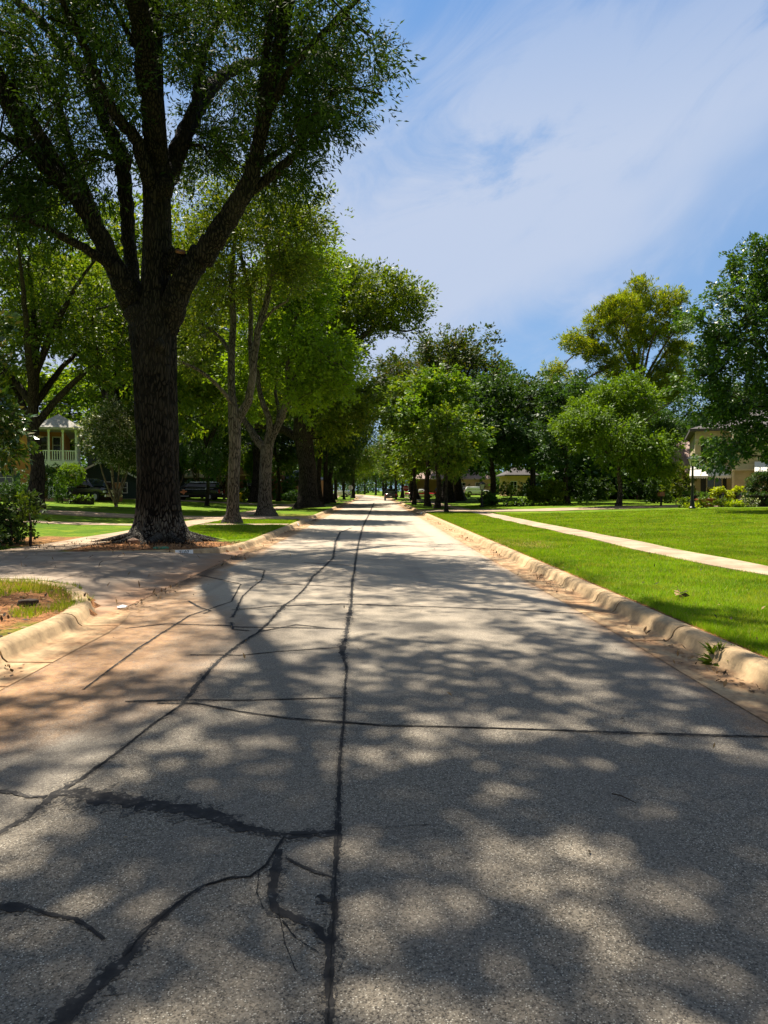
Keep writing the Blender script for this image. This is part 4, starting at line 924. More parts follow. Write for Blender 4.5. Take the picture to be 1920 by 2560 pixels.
tp = in_lobes(px_lobes([(760, 640, 55, 60, 5), (820, 630, 45, 58, 4), (870, 640, 38, 57, 3), (890, 675, 26, 57, 2.5), (850, 690, 30, 57, 2.5), (800, 680, 40, 58, 4), (730, 700, 50, 60, 5), (760, 750, 30, 59, 3), (720, 610, 40, 62, 5), (680, 680, 60, 62, 5), (640, 740, 55, 62, 5), (740, 860, 45, 59, 4), (690, 880, 40, 59, 4), (770, 900, 40, 60, 4), (720, 930, 40, 62, 4), (560, 860, 50, 61, 3), (500, 870, 40, 62, 3), (600, 800, 60, 63, 4), (690, 790, 50, 62, 4), (790, 860, 22, 58, 2), (780, 615, 30, 60, 3), (905, 650, 16, 57, 1.5)]), 800, 29, 0.1)
X_, Y_ = to_px(tp); tp = tp[~((X_ > 775) & (Y_ > 735) & (Y_ < 800)) & ~((X_ > 838) & (Y_ > 720))]
oak2_o = world_tree('oak_tree', 'broad fluted oak with a bough reaching over the road, fourth trunk on the left', 'tree', DY, (668, 1096), oak2, tp, M['bark_dark'], M['leaf_mid'], 51, {'fn': trunk_shape(.7, .55, 1.2, 7, 8, .09), 'sides': 40, 'zmin': 5.8},
    dict(per=100, rc=1.35, L=0.27, W=0.13, droop=0.25, flat=0.5, cz=9), rtip=0.011, seg=0.9, step=0.5)

# ---- prototypes for the other trees, then copies
pA = auto_tree('broadleaf_tree', '', 'tree', 13.0, 5.2, 3.0, 0.26, 101, M['bark_dark'], M['leaf_dark'], tips=260, per=110, rc=1.0, L=0.27, W=0.15, nl=14)
pB = auto_tree('broadleaf_tree', '', 'tree', 20.0, 8.0, 5.0, 0.48, 102, M['bark_dark'], M['leaf_mid'], tips=400, per=110, rc=1.4, L=0.32, W=0.16, nl=18, nlimb=7, seg=1.0)
pC = auto_tree('broadleaf_tree', '', 'tree', 12.0, 4.0, 2.6, 0.20, 103, M['bark_dark'], M['leaf_bright'], tips=230, per=110, rc=0.9, L=0.25, W=0.14, nl=13)
pD = auto_tree('broadleaf_tree', '', 'tree', 17.0, 7.0, 4.0, 0.42, 104, M['bark_dark'], M['leaf_brown'], tips=360, per=110, rc=1.35, L=0.30, W=0.13, nl=16, nlimb=7, seg=1.0)
used_p = set()
def put(proto, x, y, label, h=None, ph=None, rz=0.0, sxy=None, group=None, leaf=None):
    o = proto if proto.name not in used_p else copy_tree(proto)
    used_p.add(proto.name); used_p.add(o.name)
    s = (h / ph) if h else 1.0
    place(o, x, y, rz, sxy or s, s); relabel(o, label, group)
    if leaf:
        for c in KIDS[o.name]:
            if c.name.startswith('crown'):
                key = (c.data.name, leaf)
                if key not in MCOPY:
                    m2 = c.data.copy(); m2.materials.clear(); m2.materials.append(M[leaf]); MCOPY[key] = m2
                c.data = MCOPY[key]
    return o
MCOPY = {}
HT = {'A': (pA, 13.0), 'B': (pB, 20.0), 'C': (pC, 12.0), 'D': (pD, 17.0)}
G1 = 'street trees of the right verge'; G2 = 'street trees of the far left verge'; G3 = 'background trees behind the left houses'; G4 = 'background trees behind the right houses'; G5 = 'trees lining the far end of the road'
TR = [
 # right verge
 ('C', xat(1092, 62), 62, 12.0, 0.5, 1.25, 'slim street tree with bright crown, middle of three dark trunks on right verge', G1, 'leaf_mid'),
 ('C', xat(1070, 70), 70, 12.8, 2.1, 1.3, 'slim street tree, farthest of three dark trunks on right verge', G1, 'leaf_mid'),
 ('C', xat(1030, 116), 116, 13.0, 3.3, .85, 'young bright street tree directly behind the stop sign', G1, 'leaf_bright'),
 # right yards
 ('A', xat(1228, 74), 74, 13.4, 1.0, 1.25, 'dark forked yard tree shading the lawn right of the white car', None, 'leaf_dark'),
 ('A', xat(1330, 86), 86, 14.8, 2.2, 1.3, 'dark yard tree with pale trunk between the white car and the vine-dark shrubs', None, 'leaf_dark'),
 ('A', xat(1418, 69), 69, 11.8, 4.0, 1.2, 'dark low-branched tree just left of the rounded green tree', None, 'leaf_dark'),
 ('D', xat(1115, 100), 100, 24.0, 0.3, 1.25, 'tall olive-brown crown rising over the middle of the right trees', None, 'leaf_brown'),
 ('D', xat(1150, 110), 110, 23.0, 3.1, 1.2, 'second olive-brown crown merging behind the tallest one', None, 'leaf_brown'),
 ('D', xat(1040, 130), 130, 23.0, 2.0, 1.2, 'hazy olive crown filling the gap above the stop sign', None, 'leaf_brown'),
 ('C', xat(1035, 80), 80, 11.5, 1.2, 1.1, 'leafy tree between the stop sign and the three dark trunks', None, 'leaf_round'),
 ('A', xat(1130, 92), 92, 14.5, 5.2, 1.2, 'dark crown filling the gap right of the three dark trunks', None, 'leaf_dark'),
 # far left verge
 ('B', xat(801, 77), 77, 17, 0.4, .75, 'thin straight dark trunk just behind the fluted oak', G2, 'leaf_dark'),
 ('B', xat(815, 84), 84, 17, 1.7, .8, 'thick straight dark trunk second behind the fluted oak', G2, 'leaf_dark'),
 ('D', xat(830, 91), 91, 15, 2.9, .9, 'V-forked dark street tree third behind the fluted oak', G2, 'leaf_dark'),
 ('A', xat(866, 134), 124, 11, 5.1, .9, 'small dark street tree left of the blank white sign', G2, 'leaf_dark'),
 ('D', xat(883, 150), 150, 17, 0.9, .9, 'thick dark street tree behind the blank white sign', G2, 'leaf_mid'),
 # left canopy
 ('B', xat(378, 52), 52, 21, 0.6, 1.1, 'tall leafy tree whose trunk hides behind the huge oak', None, 'leaf_mid'),
 ('B', -27.0, 78, 26, 2.6, 1.3, 'tall green tree over the dark green garage', G3, 'leaf_mid'),
 ('B', -13.5, 84, 25, 4.4, 1.2, 'tall tree behind the parked black patrol car', G3, 'leaf_dark'),
 ('C', -39.5, 97, 16.5, 3.4, 1.9, 'sunny bright green tree between the balcony roof and the oak', G3, 'leaf_bright'),
 ('B', -52, 84, 25, 1.4, 1.3, 'tall tree rising behind the brick house with balcony', G3, 'leaf_dark'),
 ('D', -30.5, 112, 25, 1.4, 1.3, 'far olive tree seen over the green garage roof', G3, 'leaf_mid'),
 ('B', -19, 118, 26, 3.0, 1.2, 'far tree behind the low grey-roofed house', G3, 'leaf_dark'),
 ('C', xat(635, 86), 86, 6.5, 1.0, .62, 'small bright tree in front of the two-storey brick house', None, 'leaf_bright'),
 ('D', -14.5, 64, 11, 5.0, .62, 'dark spreading tree behind the multi-stemmed elm', G3, 'leaf_dark'),
 ('A', xat(695, 95), 95, 13, 1.9, 1.0, 'leaning grey-trunked lawn tree left of the fluted oak', G3, 'leaf_dark'),
 # right background
 ('B', 44, 112, 19, 0.2, 1.1, 'tall tree behind the cream house', G4, 'leaf_dark'),
 ('B', 33.5, 104, 17, 2.0, 1.0, 'dark tree behind the pine, left of the cream house', G4, 'leaf_dark'),
 ('A', 25.0, 98, 15, 0.8, 1.3, 'dark tree closing the gap left of the pine', G4, 'leaf_dark'),
 ('A', 28.0, 74, 9.5, 3.8, 1.0, 'dark low tree behind the rounded green tree', G4, 'leaf_dark'),
 ('D', 34.5, 68, 11.5, 4.8, .8, 'dark tree at the mauve brick wing of the cream house', G4, 'leaf_dark'),
 ('B', 62, 130, 20, 4.8, 1.1, 'far tree at the right edge behind the cream house', G4, 'leaf_dark'),
]
for i, (k, x, y, h, rz, sxf, lab, grp, lf) in enumerate(TR):
    pr, ph = HT[k]; put(pr, x, y, lab, h, ph, rz, sxy=h / ph * sxf, group=grp, leaf=lf)
# closing rows at the far end
R9 = random.Random(77); nR = ['first', 'second', 'third', 'fourth', 'fifth', 'sixth', 'seventh', 'eighth', 'ninth', 'tenth', 'eleventh', 'twelfth', 'thirteenth', 'fourteenth']
for side, nm in ((-1, 'left'), (1, 'right')):
    for i, y in enumerate((128, 152, 176, 198, 224, 255, 290, 330)):
        if side < 0 and i == 1: continue
        k = R9.choice('ABD'); pr, ph = HT[k]; h = R9.uniform(13, 18)
        x = bend(y) + (6.2 if side > 0 else -6.6) + R9.uniform(-.4, .4)
        put(pr, x, y, f'{nR[i]} street tree beyond the crossing on the {nm} side of the road', h, ph, R9.uniform(0, 6), sxy=h / ph * .85, group=G5, leaf=R9.choice(['leaf_dark', 'leaf_dark', 'leaf_mid']))
for side, nm, xs_ in ((-1, 'left', ((-20, 150), (-30, 175), (-17, 205), (-34, 235), (-26, 280), (-42, 330), (-48, 150), (-62, 120), (-75, 95))), (1, 'right', ((16, 165), (30, 190), (20, 215), (12, 250), (4, 290), (26, 270), (46, 165), (-8, 350), (-30, 385), (8, 340), (70, 150)))):
    for i, (x, y) in enumerate(xs_):
        k = R9.choice('BDA'); pr, ph = HT[k]; h = R9.uniform(17, 22)
        put(pr, x, y, f'{nR[i]} distant yard tree past the crossing on the {nm} side', h, ph, R9.uniform(0, 6), sxy=h / ph * 1.1, group='distant yard trees on the ' + nm, leaf=R9.choice(['leaf_dark', 'leaf_mid', 'leaf_dark']))
r_ = np.random.default_rng(66); bands = []
def wood_band(x0, x1, y0, y1, h, n):
    x = r_.uniform(x0, x1, n); y = r_.uniform(y0, y1, n)
    top = h * (0.75 + 0.25 * np.sin(x * .11 + y * .05) + .12 * np.sin(x * .37))
    z = top * r_.random(n) ** 0.8
    bands.append(np.stack([x, y, z + np.array([lawn(a, b) for a, b in zip(x, y)]) * .8], 1))
wood_band(-170, -16, 150, 185, 9, 1300); wood_band(17, 60, 158, 172, 8, 500); wood_band(60, 170, 120, 170, 12, 1100)
wood_band(-260, -66, 330, 360, 14, 500); wood_band(-66, 260, 330, 372, 14, 1700); wood_band(-110, -56, 76, 110, 10, 700)
wood_band(24, 62, 88, 96, 5.5, 520); wood_band(-26, -12, 104, 112, 4, 200)
C_ = np.concatenate(bands); wo_ = link('distant_wood', leaf_mesh('distant_wood', [leaves(C_, 45, 3.2, .75, .5, 5, .1, .5, (0, 150, -50), .2, tight=.22)], M['leaf_dark']))
tag(wo_, 'far-off dark woods and thickets closing the view behind all yards', 'woodland', kind='stuff')
# the tree whose boughs overhang the camera and shade the near road
sl = [(x_, y_, 15.6 + .5 * sin(x_ * 3 + y_), r_, r_, .9) for x_, y_, r_ in ((.7, 6.5, 1.5), (1.7, 8, 1.5), (.1, 9, 1.2), (3.2, 6.5, 1.6), (3.7, 8.5, 1.6), (4.9, 7.5, 1.5), (5.2, 10, 1.5), (3.9, 10.6, 1.2), (5.9, 11.6, 1.3), (2.5, 9.8, 1.2), (1.9, 5.6, 1.5), (5.2, 5.6, 1.6), (6.5, 9, 1.5), (-.8, 7.5, 1.2), (6.8, 6.6, 1.4), (4.0, 4.2, 1.5), (1.0, 4.0, 1.5), (-1.6, 4.6, 1.6), (6.6, 3.8, 1.4), (2.2, 2.0, 1.6))]
tS = auto_tree('overhanging_tree', 'tall tree whose boughs hang over the road above the viewer', 'tree', 17.5, 8.0, 12.6, 0.34, 211, M['bark_dark'], M['leaf_mid'], tips=390, per=78, rc=0.8, L=0.17, W=0.10, lobes=sl, nlimb=7, fork=9.5, lean=(.8, .6), shell=.1)
tS.location = (-6.2, 3.4, 0.1)
# small verge tree on the right
tF = auto_tree('young_tree', 'young street tree with thin trunk and leafy skirt, nearest on right verge', 'tree', 7.4, 2.0, 2.1, 0.12, 131, M['bark_dark'], M['leaf_mid'], tips=110, per=90, rc=0.75, L=0.20, W=0.12, nl=10, nlimb=4, group=G1)
place(tF, xat(1117, 50.5), 50.5, 1.2)
# rounded green tree in the right yard
tI = auto_tree('rounded_tree', 'rounded full-crowned green tree on the right lawn before the dark trees', 'tree', 10.4, 5.4, 1.7, 0.20, 141, M['bark_grey'], M['leaf_round'], tips=460, per=117, rc=0.9, L=0.24, W=0.10, nl=20, nlimb=7, shape='round', droop=0.35)
place(tI, xat(1546, 58), 58, 0.3)
# glossy dark tree at the right edge
KY = 42.0; kx = xat(2010, KY)
kl = []
for (px_, py_, rp) in ((1925, 690, 85), (1850, 770, 90), (1810, 840, 75), (1760, 930, 45), (1800, 1000, 60), (1870, 950, 100), (1860, 1060, 55), (1815, 1110, 30), (1900, 1120, 45), (1795, 1150, 22), (1980, 800, 160), (2080, 950, 180), (1900, 640, 40), (1960, 1060, 80), (2120, 1100, 120), (1745, 800, 25), (1800, 880, 50), (2150, 760, 120), (1735, 960, 26)):
    v = at(px_, py_, KY); m = rp * KY / FPX; kl.append((v.x - kx, random.Random(px_ + py_).uniform(-1.2, 1.2), v.z - 0.45, m, max(m, 1.6), m))
tK = auto_tree('glossy_tree', 'tall glossy dark-leaved tree at the right edge overhanging the cream house', 'tree', 15.5, 6.0, 2.6, 0.36, 151, M['bark_grey'], M['leaf_glossy'], tips=700, per=143, rc=0.8, L=0.19, W=0.115, lobes=kl, nlimb=7, droop=0.3, shell=0.1)
place(tK, kx, KY, 0)
# pine-like airy tree
JY = 88.0; jx = xat(1597, JY); jl = []
for (px_, py_, rp) in ((1590, 760, 55), (1540, 790, 50), (1640, 770, 45), (1490, 820, 40), (1450, 870, 34), (1410, 860, 24), (1400, 920, 28), (1560, 850, 45), (1620, 840, 50), (1680, 820, 30), (1690, 880, 34), (1590, 730, 28), (1560, 905, 35), (1430, 960, 26), (1480, 890, 30), (1660, 930, 34), (1390, 960, 16), (1520, 930, 30), (1640, 970, 50), (1440, 1000, 30)):
    v = at(px_, py_, JY); m = rp * JY / FPX; jl.append((v.x - jx, random.Random(px_ * py_).uniform(-3, 3), v.z - 0.5, m, max(m, 1.8), m * 0.7))
tJ = auto_tree('pine_tree', 'airy yellow-green pine standing tall behind the rounded tree', 'tree', 25.0, 8.0, 11.0, 0.42, 161, M['bark_pine'], M['leaf_pine'], tips=860, per=110, rc=0.9, L=0.34, W=0.085, lobes=jl, nlimb=8, fork=12.5, droop=-0.3, flat=0.2, rtip=0.018, shell=0.6, seg=1.0)
place(tJ, jx, JY, 0)
# big left yard tree
MY = 42.0; mx = xat(84, MY); ml = []
for (px_, py_, rp) in ((80, 700, 110), (200, 720, 90), (0, 800, 120), (130, 860, 90), (240, 850, 80), (330, 800, 60), (280, 930, 40), (60, 620, 100), (-100, 720, 150), (-150, 900, 150), (180, 620, 80), (20, 930, 70), (320, 700, 70), (60, 540, 80), (200, 540, 70), (-60, 1020, 60), (350, 880, 40)):
    v = at(px_, py_, MY); m = rp * MY / FPX; ml.append((v.x - mx, random.Random(px_ - py_).uniform(-2.5, 2.5), v.z - 0.5, m, max(m, 2.4), m))
tM = auto_tree('yard_tree', 'large dark yard tree in front of the brick house with balcony', 'tree', 17.5, 8.0, 5.0, 0.46, 171, M['bark_dark'], M['leaf_mid'], tips=560, per=110, rc=1.05, L=0.22, W=0.10, lobes=ml, nlimb=7, fork=4.6, droop=0.3, shell=0.15)
place(tM, mx, MY, 0)
# crape myrtles
tW = auto_tree('crape_myrtle', 'white-flowering crape myrtle beside the oak, before the green garage', 'tree', 7.6, 3.2, 2.4, 0.085, 181, M['bark_myrtle'], M['leaf_myrtle'], tips=170, per=120, rc=0.75, L=0.17, W=0.10, nl=12, shape='vase', stems=6)
place(tW, xat(290, 52), 52, 0.3)
lb = ['white-flecked crape myrtle left of the black patrol car', 'crape myrtle behind the black patrol car', 'crape myrtle between patrol car and multi-stemmed elm', 'crape myrtle shrubby clump far left of the patrol car']
for i, (px_, yy, h) in enumerate(((440, 86, 10.5), (505, 90, 10.5), (560, 92, 10.0), (395, 84, 10.0))):
    o = copy_tree(tW); place(o, xat(px_, yy), yy, 1.3 * i, h / 7.6); relabel(o, lb[i], 'crape myrtles behind the patrol car')
    for c in KIDS[o.name]:
        if c.name.startswith('crown'):
            if 'mm' not in MCOPY: m2 = c.data.copy(); m2.materials.clear(); m2.materials.append(M['leaf_mid']); MCOPY['mm'] = m2
            c.data = MCOPY['mm']
# magnolia at the left edge
tN = auto_tree('magnolia_tree', 'magnolia with big glossy leaves at the left edge', 'tree', 7.4, 2.7, 1.9, 0.14, 191, M['bark_grey'], M['leaf_magnolia'], tips=330, per=52, rc=0.55, L=0.22, W=0.085, nl=12, nlimb=5, droop=0.1, flat=0.5)
place(tN, -12.3, 21.3, 0.5)

# ------------------------------------------------------------------ shrubs, hedges, flowers
def shrub(name, label, cat, x, y, rx, ry, h, seed, leaf, n=30, per=90, L=0.09, W=0.05, stem=True, z0=0.0, round_=False, group=None, rc=0.3, bark='bark_dark', droop=0.1):
    root = thing(name, label, cat, (x, y, lawn(x, y) - 0.02), group=group)
    r = np.random.default_rng(seed)
    if round_: lobes = [(0, 0, z0 + (h - z0) * 0.5, rx, ry, (h - z0) * 0.5)]
    else: lobes = [(r.uniform(-.5, .5) * rx, r.uniform(-.5, .5) * ry, z0 + (h - z0) * r.uniform(.35, .65), rx * .6, ry * .6, (h - z0) * .4) for _ in range(6)]
    tp = in_lobes(lobes, n, seed, 0.75 if round_ else 0.3)
    tb, ends, P = grow([([(0, 0, -0.05), (0.02, 0, max(z0, h * 0.15)), (0, 0.02, max(z0, h * 0.3) + 0.05)], [0.045, 0.035, 0.025])], tp, 0.25, 0.006, seed, 0.1)
    part('stem', tb.mesh('stem', M[bark]), root)
    part('foliage', leaf_mesh('foliage', [leaves(ends, per, rc, L, W, seed, droop, 0.5, (0, 0, h * .4))], M[leaf]), root)
    return root
def hedge(name, label, x0, x1, y0, y1, h, seed, leaf, L=0.09, W=0.05, dens=260, group=None):
    cx, cy = (x0 + x1) / 2, (y0 + y1) / 2; hw, hd = abs(x1 - x0) / 2, abs(y1 - y0) / 2
    root = thing(name, label, 'hedge', (cx, cy, lawn(cx, cy) - 0.02), group=group)
    r = np.random.default_rng(seed); n = int(dens * (2 * hw * 2 * hd + 2 * h * (hw + hd) * 2) / 30) + 6
    P = np.stack([r.uniform(-hw, hw, n), r.uniform(-hd, hd, n), r.uniform(0.06, h, n)], 1)
    k = r.integers(0, 3, n); P[k == 0, 2] = h; s_k = k == 1; P[s_k, 1] = -hd * np.sign(r.random(s_k.sum()) - .15) * 1.0
    part('foliage', leaf_mesh('foliage', [leaves(P, 30, 0.2, L, W, seed, 0.0, 0.5, (0, 0, 0))], M[leaf]), root)
    b = MB(); b.box(-hw * .9, hw * .9, -hd * .85, hd * .85, 0, h * .85); b.obj('twigs', M['bark_dark'], root)
    return root
# near left, dark planting behind the driveway
shrub('broadleaf_shrub', 'leafy dark shrub on a thin stem at the left edge, behind driveway', 'shrub', -9.75, 19.9, .7, .7, 1.5, 301, 'leaf_dark', 40, 45, .12, .06, z0=.35)
shrub('sapling', 'thin bare-stemmed sapling poking out of the left planting bed', 'shrub', -9.0, 19.4, .45, .4, 1.5, 302, 'leaf_mid', 16, 30, .10, .05, z0=.6)
for i, (x, y, r_, h) in enumerate(((-10.6, 19.2, .9, .6), (-9.6, 18.5, .7, .42), (-11.0, 21, 1.0, .9), (-10.1, 20.6, .8, .75))):
    shrub('ground_cover_shrub', ['low dark foliage clump left of the sapling', 'lowest ground-hugging foliage clump at driveway edge', 'tall dark foliage clump under the magnolia', 'dark foliage clump right under the leafy shrub'][i], 'shrub', x, y, r_, r_ * .8, h, 310 + i, 'leaf_dark', 40, 60, .09, .05, group='dark planting bed at the left edge')
# topiary, hedges and shrubs by the brick house
shrub('topiary_tree', 'ball-clipped topiary tree in front of the balcony porch', 'topiary', xat(178, 55), 55, .95, .95, 2.95, 320, 'leaf_bright', 330, 45, .06, .04, z0=1.3, round_=True, rc=.17)
shrub('evergreen_shrub', 'conical yellow-green shrub left of the ball topiary', 'shrub', xat(143, 56), 56, .9, .9, 2.7, 321, 'leaf_bright', 80, 60, .08, .045, z0=.2)
shrub('evergreen_shrub', 'dark shrub at the foot of the porch steps', 'shrub', xat(155, 54), 54, .55, .5, 1.25, 322, 'leaf_dark', 40, 60, .08, .045)
hedge('hedge', 'low clipped hedge below the ball topiary', xat(175, 53.5), xat(231, 53.5), 53.1, 54.1, .55, 330, 'leaf_hedge')
shrub('evergreen_shrub', 'dark leafy shrub left of the big yard tree trunk', 'shrub', xat(40, 50), 50, 1.2, 1, 1.6, 323, 'leaf_dark', 70, 70, .1, .05)
shrub('evergreen_shrub', 'tall dark shrub behind the big yard tree trunk', 'shrub', xat(108, 48), 48, 1.5, 1, 2.9, 324, 'leaf_dark', 100, 80, .1, .05)
# middle left
shrub('yellow_shrub', 'yellow-leaved shrub beside the two-storey brick house', 'shrub', xat(597, 84), 84, .45, .4, .95, 325, 'leaf_yellow', 24, 60, .12, .07)
shrub('evergreen_shrub', 'rounded light shrub next to the yellow shrub', 'shrub', xat(609, 85), 85, .75, .6, 1.5, 326, 'leaf_mid', 40, 60, .12, .07)
shrub('evergreen_shrub', 'long low dark shrub before the grey-roofed house', 'shrub', xat(722, 98), 98, 1.7, .9, 1.3, 327, 'leaf_dark', 60, 70, .12, .07)
# right yard
for i, (px_, yy, rr, h, lf, lab) in enumerate(((1215, 68, 1.0, 1.15, 'leaf_glossy', 'leafy shrub with white flowers at the base of the dark forked tree'), (1370, 66, 1.7, 2.4, 'leaf_mid', 'big leafy shrub beneath the dark trees left of the rounded tree'),
        (1335, 69, 1.2, 1.7, 'leaf_bright', 'bright shrub beside the pale yard trunk'), (1450, 72, 1.9, 3.0, 'leaf_dark', 'dark tall shrub behind the rounded green tree'), (1130, 135, 1.5, .9, 'leaf_bright', 'mounded pale shrub left of the white car'), (1155, 132, 1.8, .8, 'leaf_mid', 'low mounded shrub touching the white car'),
        (1500, 75, 2.0, 2.6, 'leaf_dark', 'dark shrub mass right behind the rounded tree trunk'), (1600, 76, 2.4, 2.2, 'leaf_dark', 'dark shrub mass at the end of the right lawn'), (1268, 112, 2.0, 2.9, 'leaf_mid', 'leafy shrub in front of the peach house, left of its window'), (1318, 110, 1.6, 3.1, 'leaf_dark', 'dark shrub in front of the peach house, right of its window'), (1690, 60, 1.6, 3.6, 'leaf_mid', 'tall loose shrub left of the black lamp post'), (1655, 66, 1.8, 3.2, 'leaf_dark', 'dark shrub behind the copper mailbox'))):
    shrub('leafy_shrub', lab, 'shrub', xat(px_, yy), yy, rr, rr * .7, h, 340 + i, lf, 70, 80, .15, .09)
hedge('ground_cover_bed', 'long low green bed in the shade of the dark yard trees', xat(1255, 66), xat(1410, 66), 65, 67.2, .35, 360, 'leaf_hedge', .12, .07)

# ------------------------------------------------------------------ materials for built things
t = NT('orange_brick'); p = t.pos(); s_ = t.sep(p)
def brick(name, c1_, c2_, mort, sc=1.0):
    t = NT(name); p = t.pos(); s_ = t.sep(p)
    u = t.node('ShaderNodeCombineXYZ', {0: t.math('ADD', s_[0], s_[1]), 1: s_[2], 2: 0.0}).outputs[0]
    b = t.node('ShaderNodeTexBrick', {'Vector': u, 'Color1': c1_, 'Color2': c2_, 'Mortar': mort, 'Scale': 1.0 * sc, 'Mortar Size': 0.008, 'Brick Width': 0.21, 'Row Height': 0.075, 'Bias': 0.0})
    c = t.mix(t.math('MULTIPLY', t.rng(t.noise(p, 0.8, 5), 0.4, 0.7), 0.3), b.outputs[0], tuple(x * .6 for x in c1_))
    return t.done(t.pbsdf(c, 0.9, t.bump(b.outputs[1], -0.4, 0.01), 0.2))
M['brick_orange'] = brick('brick_orange', (0.52, 0.20, 0.05), (0.42, 0.15, 0.04), (0.40, 0.30, 0.20))
M['brick_red'] = brick('brick_red', (0.26, 0.10, 0.06), (0.20, 0.08, 0.05), (0.25, 0.2, 0.16))
M['brick_mauve'] = brick('brick_mauve', (0.40, 0.28, 0.24), (0.34, 0.23, 0.20), (0.42, 0.36, 0.32))
M['brick_peach'] = brick('brick_peach', (0.66, 0.40, 0.20), (0.58, 0.33, 0.16), (0.5, 0.42, 0.34))
M['siding_green'] = simple('siding_green', (0.018, 0.04, 0.038), 0.6)
M['stucco'] = simple('stucco', (0.52, 0.44, 0.27), 0.9, 0.12, 2.0, 0.3, 0.01)
M['trim_cream'] = simple('trim_cream', (0.60, 0.53, 0.36), 0.7, 0.05)
M['white_paint'] = simple('white_paint', (0.74, 0.75, 0.70), 0.55, 0.07, 5)
M['mint_paint'] = simple('mint_paint', (0.76, 0.80, 0.76), 0.55, 0.07, 5)
M['roof_pale'] = simple('roof_pale', (0.40, 0.38, 0.34), 0.9, 0.2, 5, 0.5, 0.02)
M['roof_dark'] = simple('roof_dark', (0.09, 0.08, 0.08), 0.9, 0.25, 5, 0.5, 0.02)
M['roof_blue'] = simple('roof_blue', (0.26, 0.29, 0.34), 0.9, 0.2, 5, 0.5, 0.02)
M['glass_dark'] = simple('glass_dark', (0.012, 0.014, 0.016), 0.08, 0.1, 2, 0, spec=0.8)
M['shutter_green'] = simple('shutter_green', (0.02, 0.07, 0.06), 0.5)
M['black_metal'] = simple('black_metal', (0.012, 0.013, 0.014), 0.42, 0.2, 8, 0)
M['black_paint'] = simple('black_paint', (0.008, 0.009, 0.012), 0.16, 0.1, 2, 0, spec=0.7)
M['white_car'] = simple('white_car', (0.72, 0.72, 0.70), 0.2, 0.03, 2, 0, spec=0.6)
M['red_car'] = simple('red_car', (0.52, 0.02, 0.02), 0.22, 0.05, 2, 0, spec=0.6)
M['rubber'] = simple('rubber', (0.015, 0.015, 0.015), 0.85, 0.2, 10, 0)
M['chrome'] = simple('chrome', (0.6, 0.62, 0.65), 0.2, 0.05, 3, 0, metal=1.0)
M['galv'] = simple('galvanised', (0.45, 0.46, 0.46), 0.45, 0.1, 8, 0, metal=0.5)
M['sign_red'] = simple('sign_red', (0.50, 0.012, 0.015), 0.45, 0.05, 3, 0)
M['sign_blue'] = simple('sign_blue', (0.03, 0.10, 0.28), 0.45, 0.05, 3, 0)
M['sign_white'] = simple('sign_white', (0.8, 0.8, 0.8), 0.45, 0.03, 3, 0)
M['plate_white'] = simple('plate_white', (0.86, 0.87, 0.88), 0.6, 0.12, 30, 0)
M['ink'] = simple('ink', (0.05, 0.08, 0.10), 0.7, 0.2, 30, 0)
M['canvas'] = simple('canvas', (0.80, 0.77, 0.72), 0.85, 0.04, 3, 0.1, 0.01)
M['canvas_edge'] = simple('canvas_edge', (0.25, 0.23, 0.2), 0.85, 0.04, 3, 0)
M['terracotta'] = simple('terracotta', (0.42, 0.10, 0.05), 0.75, 0.15, 5)
M['copper'] = simple('copper_paint', (0.42, 0.19, 0.09), 0.6, 0.15, 8)
M['stone'] = simple('step_stone', (0.46, 0.29, 0.17), 0.85, 0.25, 5, 0.5, 0.02)
M['wood_fence'] = simple('wood_fence', (0.075, 0.04, 0.025), 0.8, 0.25, 4)
M['vine'] = M['leaf_dark']
M['frost'] = simple('frosted_glass', (0.62, 0.62, 0.55), 0.35, 0.05, 5, 0)
M['lamp_white'] = simple('lamp_white', (0.8, 0.8, 0.72), 0.35, 0.05, 5, 0)
M['light_red'] = simple('light_red', (0.35, 0.01, 0.01), 0.25, 0.05, 5, 0)
M['light_clear'] = simple('light_clear', (0.75, 0.75, 0.75), 0.15, 0.05, 5, 0)
M['orange_mark'] = simple('orange_mark', (0.72, 0.24, 0.10), 0.4, 0.05, 5, 0)
M['green_lid'] = simple('green_lid', (0.06, 0.24, 0.13), 0.6, 0.15, 12, 0.2)
M['dry_leaf'] = leaf_mat('dry_leaf', (0.20, 0.11, 0.05), (0.34, 0.22, 0.11), (0.05, 0.035, 0.02), 0.2, 0.7, (1, 1, 1), 0.7, .2, .35)
M['twig'] = simple('twig', (0.05, 0.035, 0.025), 0.9)

